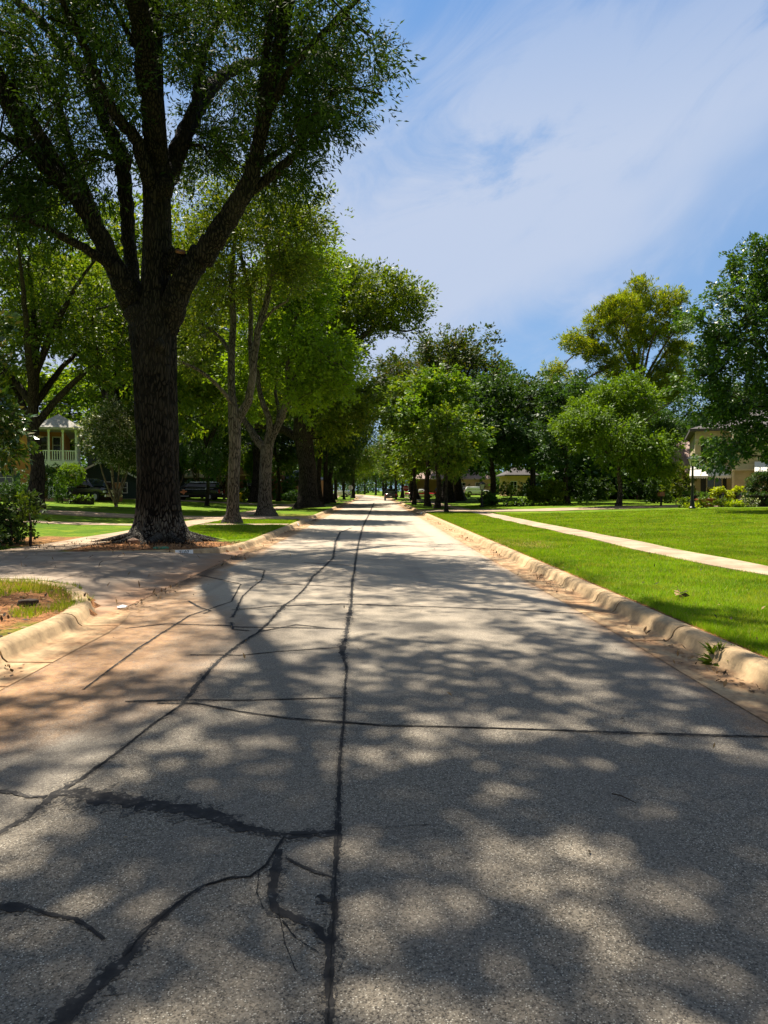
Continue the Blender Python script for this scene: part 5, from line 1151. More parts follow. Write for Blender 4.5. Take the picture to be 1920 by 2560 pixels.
# ------------------------------------------------------------------ houses
def win(parent, x0, x1, z0, z1, y, grid=(2, 2), frame='white_paint', shutters=None, fw=0.07):
    """window on a wall facing the camera (-y)"""
    b = MB(); b.box(x0, x1, y - 0.02, y + 0.05, z0, z1); w = b.obj('window', M['glass_dark'], parent)
    b = MB()
    b.box(x0 - fw, x0, y - .06, y + .02, z0 - fw, z1 + fw); b.box(x1, x1 + fw, y - .06, y + .02, z0 - fw, z1 + fw)
    b.box(x0, x1, y - .06, y + .02, z1, z1 + fw); b.box(x0, x1, y - .08, y + .02, z0 - fw, z0)
    for i in range(1, grid[0]):
        x = x0 + (x1 - x0) * i / grid[0]; b.box(x - .025, x + .025, y - .045, y - .02, z0, z1)
    for j in range(1, grid[1]):
        z = z0 + (z1 - z0) * j / grid[1]; b.box(x0, x1, y - .04, y - .021, z - .02, z + .02)
    b.obj('frame', M[frame], w)
    if shutters:
        for a, c in ((x0 - fw - .5, x0 - fw - .02), (x1 + fw + .02, x1 + fw + .5)):
            b = MB(); b.box(a, c, y - .05, y - .003, z0 - .05, z1 + .05)
            for q in range(12): zq = z0 + (z1 - z0) * (q + .5) / 12; b.box(a + .05, c - .05, y - .065, y - .05, zq - .02, zq + .03)
            b.obj('shutter', M[shutters], parent)
    return w
def gable_roof(b, x0, x1, y0, y1, z, h, over=.35, ridge='x', th=.14):
    if ridge == 'y':
        cx = (x0 + x1) / 2; X0, X1 = x0 - over, x1 + over; e = z - h * over / ((x1 - x0) / 2)
        for a, sgn in ((X0, 1), (X1, -1)):
            b.prism([(a, e), (cx, z + h), (cx, z + h + th), (a, e + th)], 'y', y0 - over, y1 + over)
    else:
        cy = (y0 + y1) / 2; e = z - h * over / ((y1 - y0) / 2)
        for a in (y0 - over, y1 + over):
            b.prism([(a, e), (cy, z + h), (cy, z + h + th), (a, e + th)], 'x', x0 - over, x1 + over)
def hip_roof(b, x0, x1, y0, y1, z, h, over=.5, th=.18):
    X0, X1, Y0, Y1 = x0 - over, x1 + over, y0 - over, y1 + over; m = min(X1 - X0, Y1 - Y0) / 2
    if X1 - X0 > Y1 - Y0: r0, r1 = (X0 + m, (Y0 + Y1) / 2), (X1 - m, (Y0 + Y1) / 2)
    else: r0, r1 = ((X0 + X1) / 2, Y0 + m), ((X0 + X1) / 2, Y1 - m)
    v = [(X0, Y0, z), (X1, Y0, z), (X1, Y1, z), (X0, Y1, z), (X0, Y0, z + th), (X1, Y0, z + th), (X1, Y1, z + th), (X0, Y1, z + th), (*r0, z + th + h), (*r1, z + th + h)]
    f = [(0, 3, 2, 1), (0, 1, 5, 4), (1, 2, 6, 5), (2, 3, 7, 6), (3, 0, 4, 7)]
    f += [(4, 5, 9, 8), (6, 7, 8, 9), (5, 6, 9), (7, 4, 8)] if X1 - X0 > Y1 - Y0 else [(4, 5, 8), (5, 6, 9, 8), (6, 7, 9), (7, 4, 8, 9)]
    b.add(v, f)

# brick house with two-storey porch (world coordinates relative to the empty at its base)
HX, HYY = -28.0, 61.2; hz0 = 0.70
bh = thing('brick_house', 'orange brick house with white two-storey balcony porch', 'house', (HX, HYY, hz0), RAD(20))
b = MB(); b.box(-13, 0.0, 0.0, 12, -.5, 6.0); b.box(0.0, 2.25, 2.8, 12, -.5, 6.0); b.obj('wall', M['brick_orange'], bh)
b = MB(); hip_roof(b, -13, 0.0, 0, 12, 6.0, 2.6); b.obj('roof', M['roof_pale'], bh)
b = MB(); hip_roof(b, 0.35, 3.35, -.2, 11, 5.95, 1.25, .4); b.obj('porch_roof', M['roof_pale'], bh)
for zz0 in (0.35, 3.7): win(bh, -2.6, -1.6, zz0 + .35, zz0 + 2.05, 0.0, (2, 4), 'white_paint', 'shutter_green')
for zz0 in (0.35, 3.7): win(bh, -6.2, -5.2, zz0 + .35, zz0 + 2.05, 0.0, (2, 4), 'white_paint', 'shutter_green')
win(bh, 1.3, 1.85, 3.5, 5.5, 2.8, (1, 3)); win(bh, .3, .8, 3.5, 5.5, 2.8, (1, 3), 'white_paint'); win(bh, .9, 1.6, .4, 2.3, 2.8, (1, 3))
b = MB(); b.box(0.02, 3.3, -.1, 2.78, 2.95, 3.30); b.box(2.3, 3.3, 2.8, 11, 2.95, 3.3); b.box(0.02, 3.36, -.16, -.1, 2.86, 3.38); b.box(3.30, 3.36, -.1, 11, 2.86, 3.38); b.obj('balcony_floor', M['mint_paint'], bh)
b = MB(); b.box(0.02, 3.3, -.1, 11, -.4, .28); b.obj('porch_floor', M['stone'], bh)
for lvl, (za, zb) in enumerate(((.28, 2.95), (3.30, 5.95))):
    for px_, py_ in ((.1, 0), (1.13, 0), (2.2, 0), (3.2, 0), (3.2, 3.5), (3.2, 7), (3.2, 10.5)):
        b = MB(); b.box(px_ - .07, px_ + .07, py_ - .07, py_ + .07, za, zb); b.box(px_ - .11, px_ + .11, py_ - .11, py_ + .11, za, za + .15); b.box(px_ - .11, px_ + .11, py_ - .11, py_ + .11, zb - .15, zb)
        if lvl == 0:
            for sg in (-1, 1): b.prism([(px_ + sg * .07, zb - .15), (px_ + sg * .34, zb - .15), (px_ + sg * .07, zb - .55)], 'y', -.03 + py_, .03 + py_)
        b.obj('porch_post', M['mint_paint'], bh)
def railing(x0, x1, z, y, name='railing'):
    b = MB(); b.box(x0, x1, y - .04, y + .04, z + .88, z + .96); b.box(x0, x1, y - .03, y + .03, z + .12, z + .18)
    n = int((x1 - x0) / .17)
    for i in range(n + 1):
        x = x0 + (x1 - x0) * i / n; b.box(x - .035, x + .035, y - .02, y + .02, z + .18, z + .88)
    return b.obj(name, M['mint_paint'], bh)
for a, c in ((.17, 1.06), (1.2, 2.13), (2.27, 3.13)): railing(a, c, 3.30, 0)
railing(2.27, 3.13, .28, 0); railing(1.2, 2.13, .28, 0)
b = MB(); b.box(3.17, 3.23, .1, 10.4, 4.18, 4.26); b.box(3.17, 3.23, .1, 10.4, 3.42, 3.48)
for i in range(60): b.box(3.18, 3.22, .1 + i * .172, .16 + i * .172, 3.48, 4.18)
b.obj('railing', M['mint_paint'], bh)
b = MB()
for k in range(3): b.box(.0 - .2 * 0, 1.9, -.5 - .35 * k, -.1 - .0 if k == 0 else -.5 - .35 * (k - 1), -.4, .18 - .19 * k)
b.obj('front_steps', M['brick_peach'], bh)

# dark green gabled garage with taller house behind
gz = 0.72
gh = thing('green_house', 'dark green gabled house with white window frames behind black truck', 'house', (-28.2, 76, gz), RAD(18))
x0, x1 = -2.7, 3.5
def gwall(b, x0, x1, y0, y1, ze, zp): b.prism([(x0, -.5), (x1, -.5), (x1, ze), ((x0 + x1) / 2, zp), (x0, ze)], 'y', y0, y1)
b = MB(); gwall(b, -2.9, 3.7, 0, 8, 2.2, 3.9)
for q in range(15): b.box(-2.9, 3.7, -.02, 0, .1 + q * .15, .13 + q * .15) if q < 14 else None
b.obj('wall', M['siding_green'], gh)
b = MB(); gable_roof(b, -2.9, 3.7, 0, 8, 2.2, 1.7, .45, 'y', .12); b.obj('roof', M['roof_pale'], gh)
b = MB()
for a in (-3.35, 4.15):
    e = 2.2 - 1.7 * .45 / 3.3; b.prism([(a, e - .06), (.4, 3.84), (.4, 4.04), (a, e + .14)], 'y', -.52, -.46)
b.obj('bargeboard', M['white_paint'], gh)
win(gh, .25, 1.05, 1.0, 1.75, 0, (3, 2)); win(gh, 2.0, 2.7, .7, 1.7, 0, (1, 2)); win(gh, -1.9, -1.1, 1.0, 1.75, 0, (2, 2))
b = MB(); gwall(b, -1.5, 9, 8.4, 18, 5.2, 7.6); b.obj('rear_wall', M['siding_green'], gh)
b = MB(); gable_roof(b, -1.5, 9, 8.4, 18, 5.2, 2.4, .5, 'y'); b.obj('rear_roof', M['roof_dark'], gh)

# brick gate pier and board gate
gp = thing('brick_pier', 'orange brick gate pier right of the black truck', 'pillar', (xat(294, 64), 64, lawn(xat(294, 64), 64)))
b = MB(); b.box(-.3, .3, -.3, .3, -.2, 1.55); b.obj('shaft', M['brick_orange'], gp); b = MB(); b.box(-.35, .35, -.35, .35, 1.55, 1.65); b.obj('cap', M['stone'], gp)
fx0, fx1 = xat(222, 65.5), xat(284, 65.5)
fn_ = thing('board_fence', 'dark brown board fence between truck and brick pier', 'fence', ((fx0 + fx1) / 2, 65.5, lawn(fx0, 65.5))); w_ = (fx1 - fx0) / 2
b = MB()
for i in range(int(2 * w_ / .15)): b.box(-w_ + i * .15, -w_ + i * .15 + .135, -.02, .02, -.1, 1.6 + .01 * (i % 3))
b.obj('boards', M['wood_fence'], fn_); b = MB(); b.box(-w_, w_, .021, .06, .3, .4); b.box(-w_, w_, .021, .06, 1.2, 1.3); b.obj('rail', M['wood_fence'], fn_)

# two-storey brick house mid left
mh = thing('brown_brick_house', 'two-storey brown brick house behind the forked elm', 'house', (xat(612, 104), 104, .5))
b = MB(); b.box(-2.6, 5.2, 0, 9, -.5, 6.3); b.box(-14, -2.62, 1, 9, -.5, 2.9); b.obj('wall', M['brick_red'], mh)
b = MB(); hip_roof(b, -2.6, 5.2, 0, 9, 6.3, 2.2); b.obj('roof', M['roof_dark'], mh)
b = MB(); hip_roof(b, -14, -2.7, 1, 9, 2.9, 1.6); b.obj('wing_roof', M['stucco'], mh)
win(mh, .2, 1.5, 4.2, 5.6, 0, (2, 2)); win(mh, 2.8, 3.8, 4.2, 5.6, 0, (2, 2)); win(mh, .4, 1.7, .9, 2.4, 0, (2, 2)); win(mh, -9, -7.5, .9, 2.2, 1, (3, 2))
b = MB(); b.box(-2.6, 5.2, -.12, -.02, 3.2, 3.4); b.obj('string_course', M['stone'], mh)
b = MB(); b.cyl((2.0, -.1, 0), (2.0, -.1, 6.2), .05); b.obj('downpipe', M['white_paint'], mh)
# low house with grey roof
lh = thing('low_house', 'low brick house with blue-grey roof left of the fluted oak', 'house', (xat(722, 108), 108, .6))
b = MB(); b.box(-3, 5, 0, 8, -.5, 2.5); b.obj('wall', M['brick_peach'], lh); b = MB(); hip_roof(b, -3, 5, 0, 8, 2.5, 1.5, .6); b.obj('roof', M['roof_blue'], lh)
win(lh, -1.2, .4, .9, 2.1, 0, (3, 2)); win(lh, 2.2, 3.4, .9, 2.1, 0, (2, 2))

# cream stucco house on the right with two awnings
rx = xat(1738, 59.5); rz0 = .38
rh = thing('cream_house', 'cream stucco two-storey house with white awnings', 'house', (rx, 59.5, rz0), RAD(-21))
rh.scale = (1.045,) * 3
b = MB(); b.box(0, 2.5, 0, 12, -.6, 5.75); b.box(2.5, 9.5, -1.6, 12, -.6, 5.75); b.obj('wall', M['stucco'], rh)
b = MB(); hip_roof(b, 0, 9.5, 0, 12, 5.75, 1.8, .45); b.obj('roof', M['roof_dark'], rh)
b = MB(); b.box(2.5, 9.56, -1.66, -1.60, 2.78, 3.12); b.box(2.42, 2.6, -1.72, -1.603, -.5, 2.655); b.box(2.45, 9.8, -1.85, -1.66, 2.66, 2.78); b.obj('cornice', M['trim_cream'], rh)
b = MB(); b.box(-.06, .02, -.06, .3, -.5, 5.7); b.obj('corner_trim', M['trim_cream'], rh)
win(rh, .85, 1.75, 3.35, 5.1, 0, (2, 3), 'trim_cream'); win(rh, .85, 1.85, -.25, 2.2, 0, (2, 3), 'trim_cream')
b = MB(); b.box(.38, .76, -.05, -.004, 3.25, 5.15); b.obj('shutter', M['black_metal'], rh); b = MB(); b.box(1.83, 2.15, -.05, -.004, 3.25, 5.15); b.obj('shutter', M['black_metal'], rh)
b = MB(); b.box(.38, .76, -.05, -.004, -.3, 2.3); b.obj('shutter', M['black_metal'], rh); b = MB(); b.box(1.93, 2.2, -.05, -.004, -.3, 2.3); b.obj('shutter', M['black_metal'], rh)
win(rh, 5.7, 7.3, -.1, 1.2, -1.6, (2, 2), 'white_paint')
def awning(parent, x0, x1, y, ztop, drop, proj):
    a = MB(); th = .03; n = 26
    zb = ztop - drop
    a.add([(x0, y, ztop), (x1, y, ztop), (x1 + .12, y - proj, zb), (x0 - .12, y - proj, zb), (x0, y, ztop - th), (x1, y, ztop - th), (x1 + .12, y - proj, zb - th), (x0 - .12, y - proj, zb - th)], [(0, 1, 2, 3), (7, 6, 5, 4), (0, 4, 5, 1), (1, 5, 6, 2), (3, 2, 6, 7), (0, 3, 7, 4)])
    a.add([(x0, y, ztop), (x0 - .12, y - proj, zb), (x0, y, zb + .05)], [(0, 1, 2)]); a.add([(x1, y, ztop), (x1 + .12, y - proj, zb), (x1, y, zb + .05)], [(0, 1, 2)])
    o = a.obj('awning', M['canvas'], parent)
    s = MB(); W_ = x1 - x0 + .24; q = 18
    for i in range(q):
        xa = x0 - .12 + W_ * i / q; xb = xa + W_ / q
        pts = [(xa, zb), (xb, zb)] + [(xb - (xb - xa) * u, zb - .13 - .09 * sin(pi * u)) for u in (0, .25, .5, .75, 1)]
        s.prism(pts, 'y', y - proj - .03, y - proj - .012)
    s.obj('valance', M['canvas'], o)
    e = MB()
    for i in range(q):
        xa = x0 - .12 + W_ * i / q; xb = xa + W_ / q; us = (0, .25, .5, .75, 1)
        for u, v in zip(us[:-1], us[1:]):
            e.prism([(xb - (xb - xa) * u, zb - .13 - .09 * sin(pi * u)), (xb - (xb - xa) * v, zb - .13 - .09 * sin(pi * v)), (xb - (xb - xa) * v, zb - .155 - .09 * sin(pi * v)), (xb - (xb - xa) * u, zb - .155 - .09 * sin(pi * u))], 'y', y - proj - .034, y - proj - .008)
    e.obj('trim_braid', M['canvas_edge'], o)
awning(rh, -0.35, 2.3, -.05, 3.05, .75, 1.25)
awning(rh, 3.9, 8.4, -1.87, 3.3, .75, 1.2)
# mauve brick wing behind it
wing = thing('mauve_brick_house', 'mauve brick house with low eave peeking left of the cream house', 'house', (xat(1716, 70), 70, .45), RAD(-22))
b = MB(); b.box(-.9, 3.0, 0, 9, -.5, 3.2); b.obj('wall', M['brick_mauve'], wing); b = MB(); gable_roof(b, -.9, 3.0, 0, 9, 3.2, 2.9, .6, 'x'); b.obj('roof', M['brick_mauve'], wing)
b = MB(); b.box(-1.5, 3.6, -.66, -.6, 2.65, 2.85); b.obj('fascia', M['roof_dark'], wing); win(wing, -.3, .5, .8, 2.0, 0, (2, 2))
# far houses right
fh = thing('peach_house', 'pale house with brown roof and open carport left of white car', 'house', (xat(1125, 158), 158, .9))
b = MB(); b.box(.5, 9, 0, 8, -.5, 3.1); b.box(-8, .48, 5, 8, -.5, 3.1); b.box(-8, -7.7, 0, 5, -.5, 3.1); b.obj('wall', M['brick_peach'], fh); b = MB(); hip_roof(b, -8, 9, 0, 8, 3.1, 2.3, .6); b.obj('roof', M['brick_mauve'], fh)
win(fh, 2, 3.2, 1, 2.4, 0); win(fh, 5.5, 7, 1, 2.4, 0, (3, 2))
fh2 = thing('peach_house', 'peach stucco house glimpsed between the dark yard trunks', 'house', (xat(1303, 128), 128, .8))
b = MB(); b.box(-2.4, 2.4, 0, 8, -.5, 3.4); b.obj('wall', M['brick_peach'], fh2); b = MB(); hip_roof(b, -2.4, 2.4, 0, 8, 3.4, 1.6, .6); b.obj('roof', M['roof_dark'], fh2)
win(fh2, -1.8, -.8, 1, 2.4, 0)
b = MB(); b.box(.3, 1.2, -.04, -.003, -.2, 2.0); b.obj('door', M['white_paint'], fh2)

# ------------------------------------------------------------------ vehicles
def vehicle(name, label, cat, x, y, heading, kind='suv', L=5.2, W=1.98, H=1.88, paint='black_paint', group=None, two=None, cabin_x=None, mark=False, z=None):
    """front points to +x of the vehicle, heading = rotation about z"""
    root = thing(name, label, cat, (x, y, lawn(x, y) + .01 if z is None else z), heading, group)
    hw = W / 2; h = L / 2; R_ = .39; belt = H * .60; gc_ = .30
    def sec(xx, zb, zt, w, wt=None, rnd=.10):
        wt = w if wt is None else wt; zm = (zb + zt) / 2
        return [(xx, -w + rnd, zb), (xx, w - rnd, zb), (xx, w - .02, zb + rnd), (xx, w, zm), (xx, wt, zt - rnd), (xx, wt - rnd, zt), (xx, -wt + rnd, zt), (xx, -wt, zt - rnd), (xx, -w, zm), (xx, -w + .02, zb + rnd)]
    b = MB()
    if kind == 'suv':
        st = [(-h, .55, belt - .05, hw * .86), (-h + .08, .40, belt, hw * .93), (-h + .5, gc_, belt + .02, hw), (0, gc_, belt, hw), (h * .45, gc_, belt, hw), (h * .72, gc_, belt - .05, hw * .99), (h - .15, .38, belt - .16, hw * .92), (h, .5, belt - .3, hw * .82)]
        cab = [(-h + .12, belt - .02, hw * .9, H - .55, hw * .78), (-h + .42, belt, hw * .95, H - .04, hw * .78), (-h * .3, belt, hw * .96, H, hw * .79), (h * .15, belt, hw * .96, H - .03, hw * .78), (h * .28, belt, hw * .95, H - .12, hw * .76), (h * .56, belt - .03, hw * .92, belt + .02, hw * .84)]
        wins = [(-h * .78, -h * .42), (-h * .38, -h * .06), (-h * .02, h * .30)]
    else:
        st = [(-h, .60, belt + .0, hw * .93), (-h + .06, .5, belt + .03, hw * .97), (-h * .3, gc_ + .15, belt + .03, hw), (0, gc_ + .12, belt, hw), (h * .45, gc_ + .12, belt, hw), (h * .78, gc_ + .15, belt - .02, hw * .99), (h - .1, .45, belt - .1, hw * .95), (h, .55, belt - .25, hw * .88)]
        c0, c1_ = cabin_x or (-h * .22, h * .50)
        cab = [(c0, belt - .02, hw * .93, H - .25, hw * .78), (c0 + .12, belt, hw * .94, H - .02, hw * .78), ((c0 + c1_) / 2 - .2, belt, hw * .95, H, hw * .79), (c1_ - .95, belt, hw * .95, H - .05, hw * .77), (c1_ - .75, belt, hw * .94, H - .14, hw * .76), (c1_, belt - .03, hw * .9, belt + .02, hw * .84)]
        wins = [(c0 + .15, (c0 + c1_) / 2 - .32), ((c0 + c1_) / 2 - .25, c1_ - .55)]
    b.loft([sec(*s) for s in st])
    b.obj('body', M[paint], root, True)
    if two:   # second colour band low on the side
        b = MB()
        for sg in (-1, 1): b.box(-h + .1, h - .15, sg * hw - (.0 if sg > 0 else .012), sg * hw + (.012 if sg > 0 else 0), .5, belt * .72)
        b.obj('side_panel', M[two], root)
    b = MB(); b.loft([sec(xx, zb, zt, w, wt, .06) for xx, zb, w, zt, wt in cab]); cabn = b.obj('cabin', M[paint if not two else 'white_car'], root, True)
    # side glass follows the cabin's slope
    for a, c in wins:
        for sg in (-1, 1):
            zb_, zt_ = belt + .05, H - .14
            def yy(zv): u = (zv - (belt - .02)) / (H - belt); return sg * (hw * .955 + (hw * .79 - hw * .955) * u + .012)
            mg = .14 if c == wins[-1][1] else .0; mg0 = .12 if (a == wins[0][0] and kind == 'suv') else 0
            b = MB(); q1 = [(a, yy(zb_), zb_), (c + mg, yy(zb_), zb_), (c - mg * 1.6, yy(zt_), zt_), (a + mg0, yy(zt_), zt_)]
            q2 = [(p_[0], p_[1] - sg * .03, p_[2]) for p_ in q1]
            b.add(q1 + q2, [(0, 1, 2, 3), (7, 6, 5, 4), (0, 4, 5, 1), (1, 5, 6, 2), (2, 6, 7, 3), (3, 7, 4, 0)]); b.obj('side_window', M['glass_dark'], root)
    xw0, zw0, xw1, zw1 = (cab[-2][0], cab[-2][3], cab[-1][0], cab[-1][3])
    b = MB(); q = [(xw0 + .04, -hw * .68, zw0 - .02), (xw0 + .04, hw * .68, zw0 - .02), (xw1 - .02, hw * .8, zw1 + .06), (xw1 - .02, -hw * .8, zw1 + .06)]
    b.add([(p_[0] + .03, p_[1], p_[2] + .02) for p_ in q] + q, [(0, 1, 2, 3), (7, 6, 5, 4), (0, 4, 5, 1), (1, 5, 6, 2), (2, 6, 7, 3), (3, 7, 4, 0)]); b.obj('windscreen', M['glass_dark'], root)
    xr_, = (cab[0][0],)
    b = MB(); b.box(xr_ - .03, xr_ + .02, -hw * .66, hw * .66, belt + .08, H - .30); b.obj('rear_window', M['glass_dark'], root)
    if kind != 'suv':
        b = MB(); b.box(-h + .12, cab[0][0] - .06, -hw * .85, hw * .85, belt + .0, belt + .04); b.obj('bed_cover', M['rubber'], root)
        b = MB(); b.box(-h - .02, -h + .0, -hw * .72, hw * .72, .72, belt - .08); b.obj('tailgate', M[paint], root)
    for wx in (-h * .60, h * .64):
        for sg in (-1, 1):
            b = MB(); b.cyl((wx, sg * (hw - .22), R_), (wx, sg * (hw + .015), R_), R_, n=20); ty = b.obj('tyre', M['rubber'], root)
            b = MB(); b.cyl((wx, sg * (hw + .0), R_), (wx, sg * (hw + .025), R_), R_ * .6, n=14); b.obj('rim', M['chrome'] if paint != 'black_paint' or mark else M['galv'], ty)
            b = MB(); b.prism([(wx + (R_ + .08) * cos(u), R_ + (R_ + .08) * sin(u)) for u in np.linspace(0, pi, 10)], 'y', sg * (hw + .002), sg * (hw + .008)); b.obj('wheel_arch', M['rubber'], root)
    for sg in (-1, 1):
        b = MB(); b.box(h - .16, h + .0, sg * hw * .82 - .16, sg * hw * .82 + .16 - (.06 if sg > 0 else 0), belt - .42, belt - .26); b.obj('headlight', M['light_clear'], root)
        b = MB(); b.box(-h - .02, -h + .12, sg * hw * .84 - .09, sg * hw * .84 + .09, belt - .38, belt - .02); b.obj('tail_light', M['light_red'], root)
        b = MB(); b.box(h * .32, h * .38, sg * (hw + .02), sg * (hw + .2), belt + .05, belt + .22); b.obj('mirror', M[paint], root)
    b = MB(); b.box(h - .05, h + .03, -hw * .62, hw * .62, belt - .5, belt - .2); b.obj('grille', M['chrome'], root)
    b = MB(); b.box(h - .1, h + .06, -hw * .88, hw * .88, .38, .56); b.obj('bumper', M['chrome'] if kind != 'suv' else M['rubber'], root)
    b = MB(); b.box(-h - .08, -h + .1, -hw * .9, hw * .9, .42, .60); b.obj('bumper', M['chrome'] if two else M['rubber'], root)
    b = MB(); b.box(-h - .095, -h - .08, -.16, .16, .60, .76); b.obj('number_plate', M['plate_white'], root)
    b = MB(); b.box(h + .06, h + .07, -.16, .16, .40, .54); b.obj('number_plate', M['plate_white'], root)
    if kind == 'suv':
        b = MB()
        for sg in (-1, 1): b.box(-h + .7, h * .15, sg * hw * .70 - .02, sg * hw * .70 + .02, H + .0, H + .05)
        b.obj('roof_rail', M['chrome'], root)
    return root
# patrol SUV, seen from its left side, nose to the left; vehicle +x -> world -x ; its left side faces... camera
sv = vehicle('patrol_suv', 'black patrol SUV with orange door emblem parked beyond the left lawn', 'car', xat(490, 78), 78, RAD(176), 'suv', 5.5, 2.0, 1.9)
# heading 180: vehicle +y faces world -y (camera)
b = MB(); pts = [(0.62, 1.0), (0.62, .88), (.80, .86), (.86, .74), (.98, .60), (1.06, .74), (1.22, .80), (1.36, .90), (1.22, .98), (1.08, .98), (1.08, 1.14), (.84, 1.14), (.84, 1.0)]
b.prism([(x_ + .02, z_) for x_, z_ in pts], 'y', 1.005, 1.016); b.obj('door_emblem', M['orange_mark'], sv)
b = MB()
for i in range(11): b.box(.46 + i * .095, .46 + i * .095 + .07, 1.005, 1.014, .44, .50)
b.obj('door_lettering', M['sign_white'], sv)
b = MB(); b.box(-1.3, 1.25, .952, .975, 1.135, 1.165); b.prism([(-1.42, 1.14), (-1.22, 1.14), (-1.55, 1.72), (-1.62, 1.72)], 'y', .88, .95); b.obj('window_trim', M['chrome'], sv)
vehicle('black_pickup', 'black pickup in the drive between balcony porch and brick pier', 'truck', xat(215, 61.5), 62.2, RAD(-28), 'pickup', 5.7, 2.0, 1.9)
vehicle('black_pickup', 'black pickup standing on the road near the crossing', 'truck', xat(977, 119), 121, RAD(90), 'pickup', 5.8, 2.0, 1.9, z=0.0)
vehicle('two_tone_pickup', 'old red and white pickup parked behind the stop sign', 'truck', xat(1050, 142), 142, RAD(-12), 'pickup', 5.6, 1.95, 1.75, 'red_car', None, 'white_car', (-.2, 1.5), z=lawn(9, 142) + .0)
vehicle('dark_suv', 'dark SUV under the carport left of the white car', 'car', xat(1104, 146), 146, RAD(75), 'suv', 4.9, 1.95, 1.8)
vehicle('white_suv', 'white SUV parked behind the young verge tree', 'car', xat(1192, 150), 150, RAD(-4), 'suv', 5.0, 1.98, 1.8, 'white_car')
vehicle('white_car', 'distant white car on the side street behind the dark trunks', 'car', xat(850, 170), 170, RAD(170), 'suv', 4.7, 1.85, 1.5, 'white_car')

# ------------------------------------------------------------------ signs, lamps, mailbox
def text_mesh(txt, size, depth, mat, parent, name, loc, rot=(pi / 2, 0, 0), sx=1.0, space=1.0, bold=0.0):
    cu = bpy.data.curves.new(name, 'FONT'); cu.body = txt; cu.size = size; cu.extrude = depth; cu.align_x = 'CENTER'; cu.align_y = 'CENTER'; cu.space_character = space; cu.offset = bold
    o = bpy.data.objects.new('tmp', cu); COL.objects.link(o); dg = bpy.context.evaluated_depsgraph_get()
    me = bpy.data.meshes.new_from_object(o.evaluated_get(dg)); bpy.data.objects.remove(o)
    me.materials.clear(); me.materials.append(mat)
    q = part(name, me, parent); q.location = loc; q.rotation_euler = rot; q.scale = (sx, 1, 1); return q
def octagon(r, c, y0, y1, b): b.prism([(c[0] + r * cos(pi / 8 + i * pi / 4), c[1] + r * sin(pi / 8 + i * pi / 4)) for i in range(8)], 'y', y0, y1)
SY = 96.0; sx_ = xat(1015, SY)
ss = thing('stop_sign', 'red stop sign on a thin post with blue street sign on top', 'sign', (sx_, SY, .02))
b = MB(); b.cyl((0, 0, -.1), (0, 0, 2.72), .035, n=8); b.obj('post', M['galv'], ss)
b = MB(); octagon(.42, (0, 1.88), -.06, -.045, b); fc = b.obj('border', M['sign_white'], ss); b = MB(); octagon(.385, (0, 1.88), -.066, -.061, b); b.obj('face', M['sign_red'], ss)
text_mesh('STOP', .30, .004, M['sign_white'], ss, 'lettering', (0, -.072, 1.88), sx=.92, bold=.006)
b = MB(); b.box(-.42, .42, -.02, .02, 2.42, 2.66); b.obj('street_name_plate', M['sign_blue'], ss)
b = MB(); [b.box(-.32 + i * .09, -.26 + i * .09, -.026, -.021, 2.48, 2.58) for i in range(8)]; b.obj('street_name_lettering', M['sign_white'], ss)
BYs = 122.0; bs = thing('octagonal_sign', 'pale back of an eight-sided sign on the left verge past the crossing', 'sign', (xat(876.5, BYs), BYs, .12))
b = MB(); b.cyl((0, -.03, -.1), (0, -.03, 2.45), .045, n=8); b.obj('post', M['galv'], bs); b = MB(); octagon(.41, (0, 2.0), .01, .02, b); b.obj('plate', M['sign_white'], bs)

def lamp_post(name, label, x, y, h, mat='black_metal', glass='frost', z=None):
    root = thing(name, label, 'street lamp', (x, y, lawn(x, y) if z is None else z))
    hl = h - .85
    b = MB(); b.lathe([(.22, -.05), (.22, .10), (.15, .16), (.13, .5), (.10, .58), (.085, 1.0), (.065, hl - .15), (.09, hl - .10), (.05, hl)], 14); b.obj('post', M[mat], root, True)
    b = MB(); b.cyl((-.28, 0, hl - .22), (.28, 0, hl - .22), .02, n=8); b.obj('ladder_bar', M[mat], root)
    def sq(w, zz): return [(-w, -w, zz), (w, -w, zz), (w, w, zz), (-w, w, zz)]
    lt = MB(); lt.loft([sq(.11, hl + .02), sq(.22, hl + .48)]); lt.obj('glass', M[glass], root)
    b = MB()
    for sx1, sy1 in ((-1, -1), (1, -1), (1, 1), (-1, 1)): b.cyl((sx1 * .115, sy1 * .115, hl), (sx1 * .228, sy1 * .228, hl + .5), .016, n=6)
    b.loft([sq(.13, hl - .02), sq(.13, hl + .02)]); b.loft([sq(.25, hl + .48), sq(.25, hl + .51)])
    b.loft([sq(.31, hl + .505), sq(.15, hl + .67), sq(.06, hl + .72)]); b.lathe([(.05, hl + .70), (.07, hl + .76), (.02, hl + .80), (.025, h)], 10); b.obj('lantern_frame', M[mat], root)
    return root
lamp_post('lamp_post', 'black lantern lamp post on the right lawn before the cream house', xat(1731, 48), 48, 3.62, z=lawn(xat(1731, 48), 48) - .02)
lamp_post('lamp_post', 'thin dark lamp post before the white car and forked tree', xat(1205, 66), 66, 2.4)
gl = thing('globe_lamp', 'white globe lamp on a post between dark trunks on the left', 'street lamp', (xat(790, 92), 92, lawn(xat(790, 92), 92)))
b = MB(); b.lathe([(.16, -.05), (.16, .12), (.08, .25), (.05, 2.25), (.09, 2.32), (.09, 2.36)], 10); b.obj('post', M['galv'], gl)
b = MB(); b.lathe([(.08, 2.36), (.20, 2.46), (.24, 2.60), (.20, 2.78), (.08, 2.9), (.05, 3.05), (.015, 3.15)], 12); b.obj('globe', M['lamp_white'], gl, True)
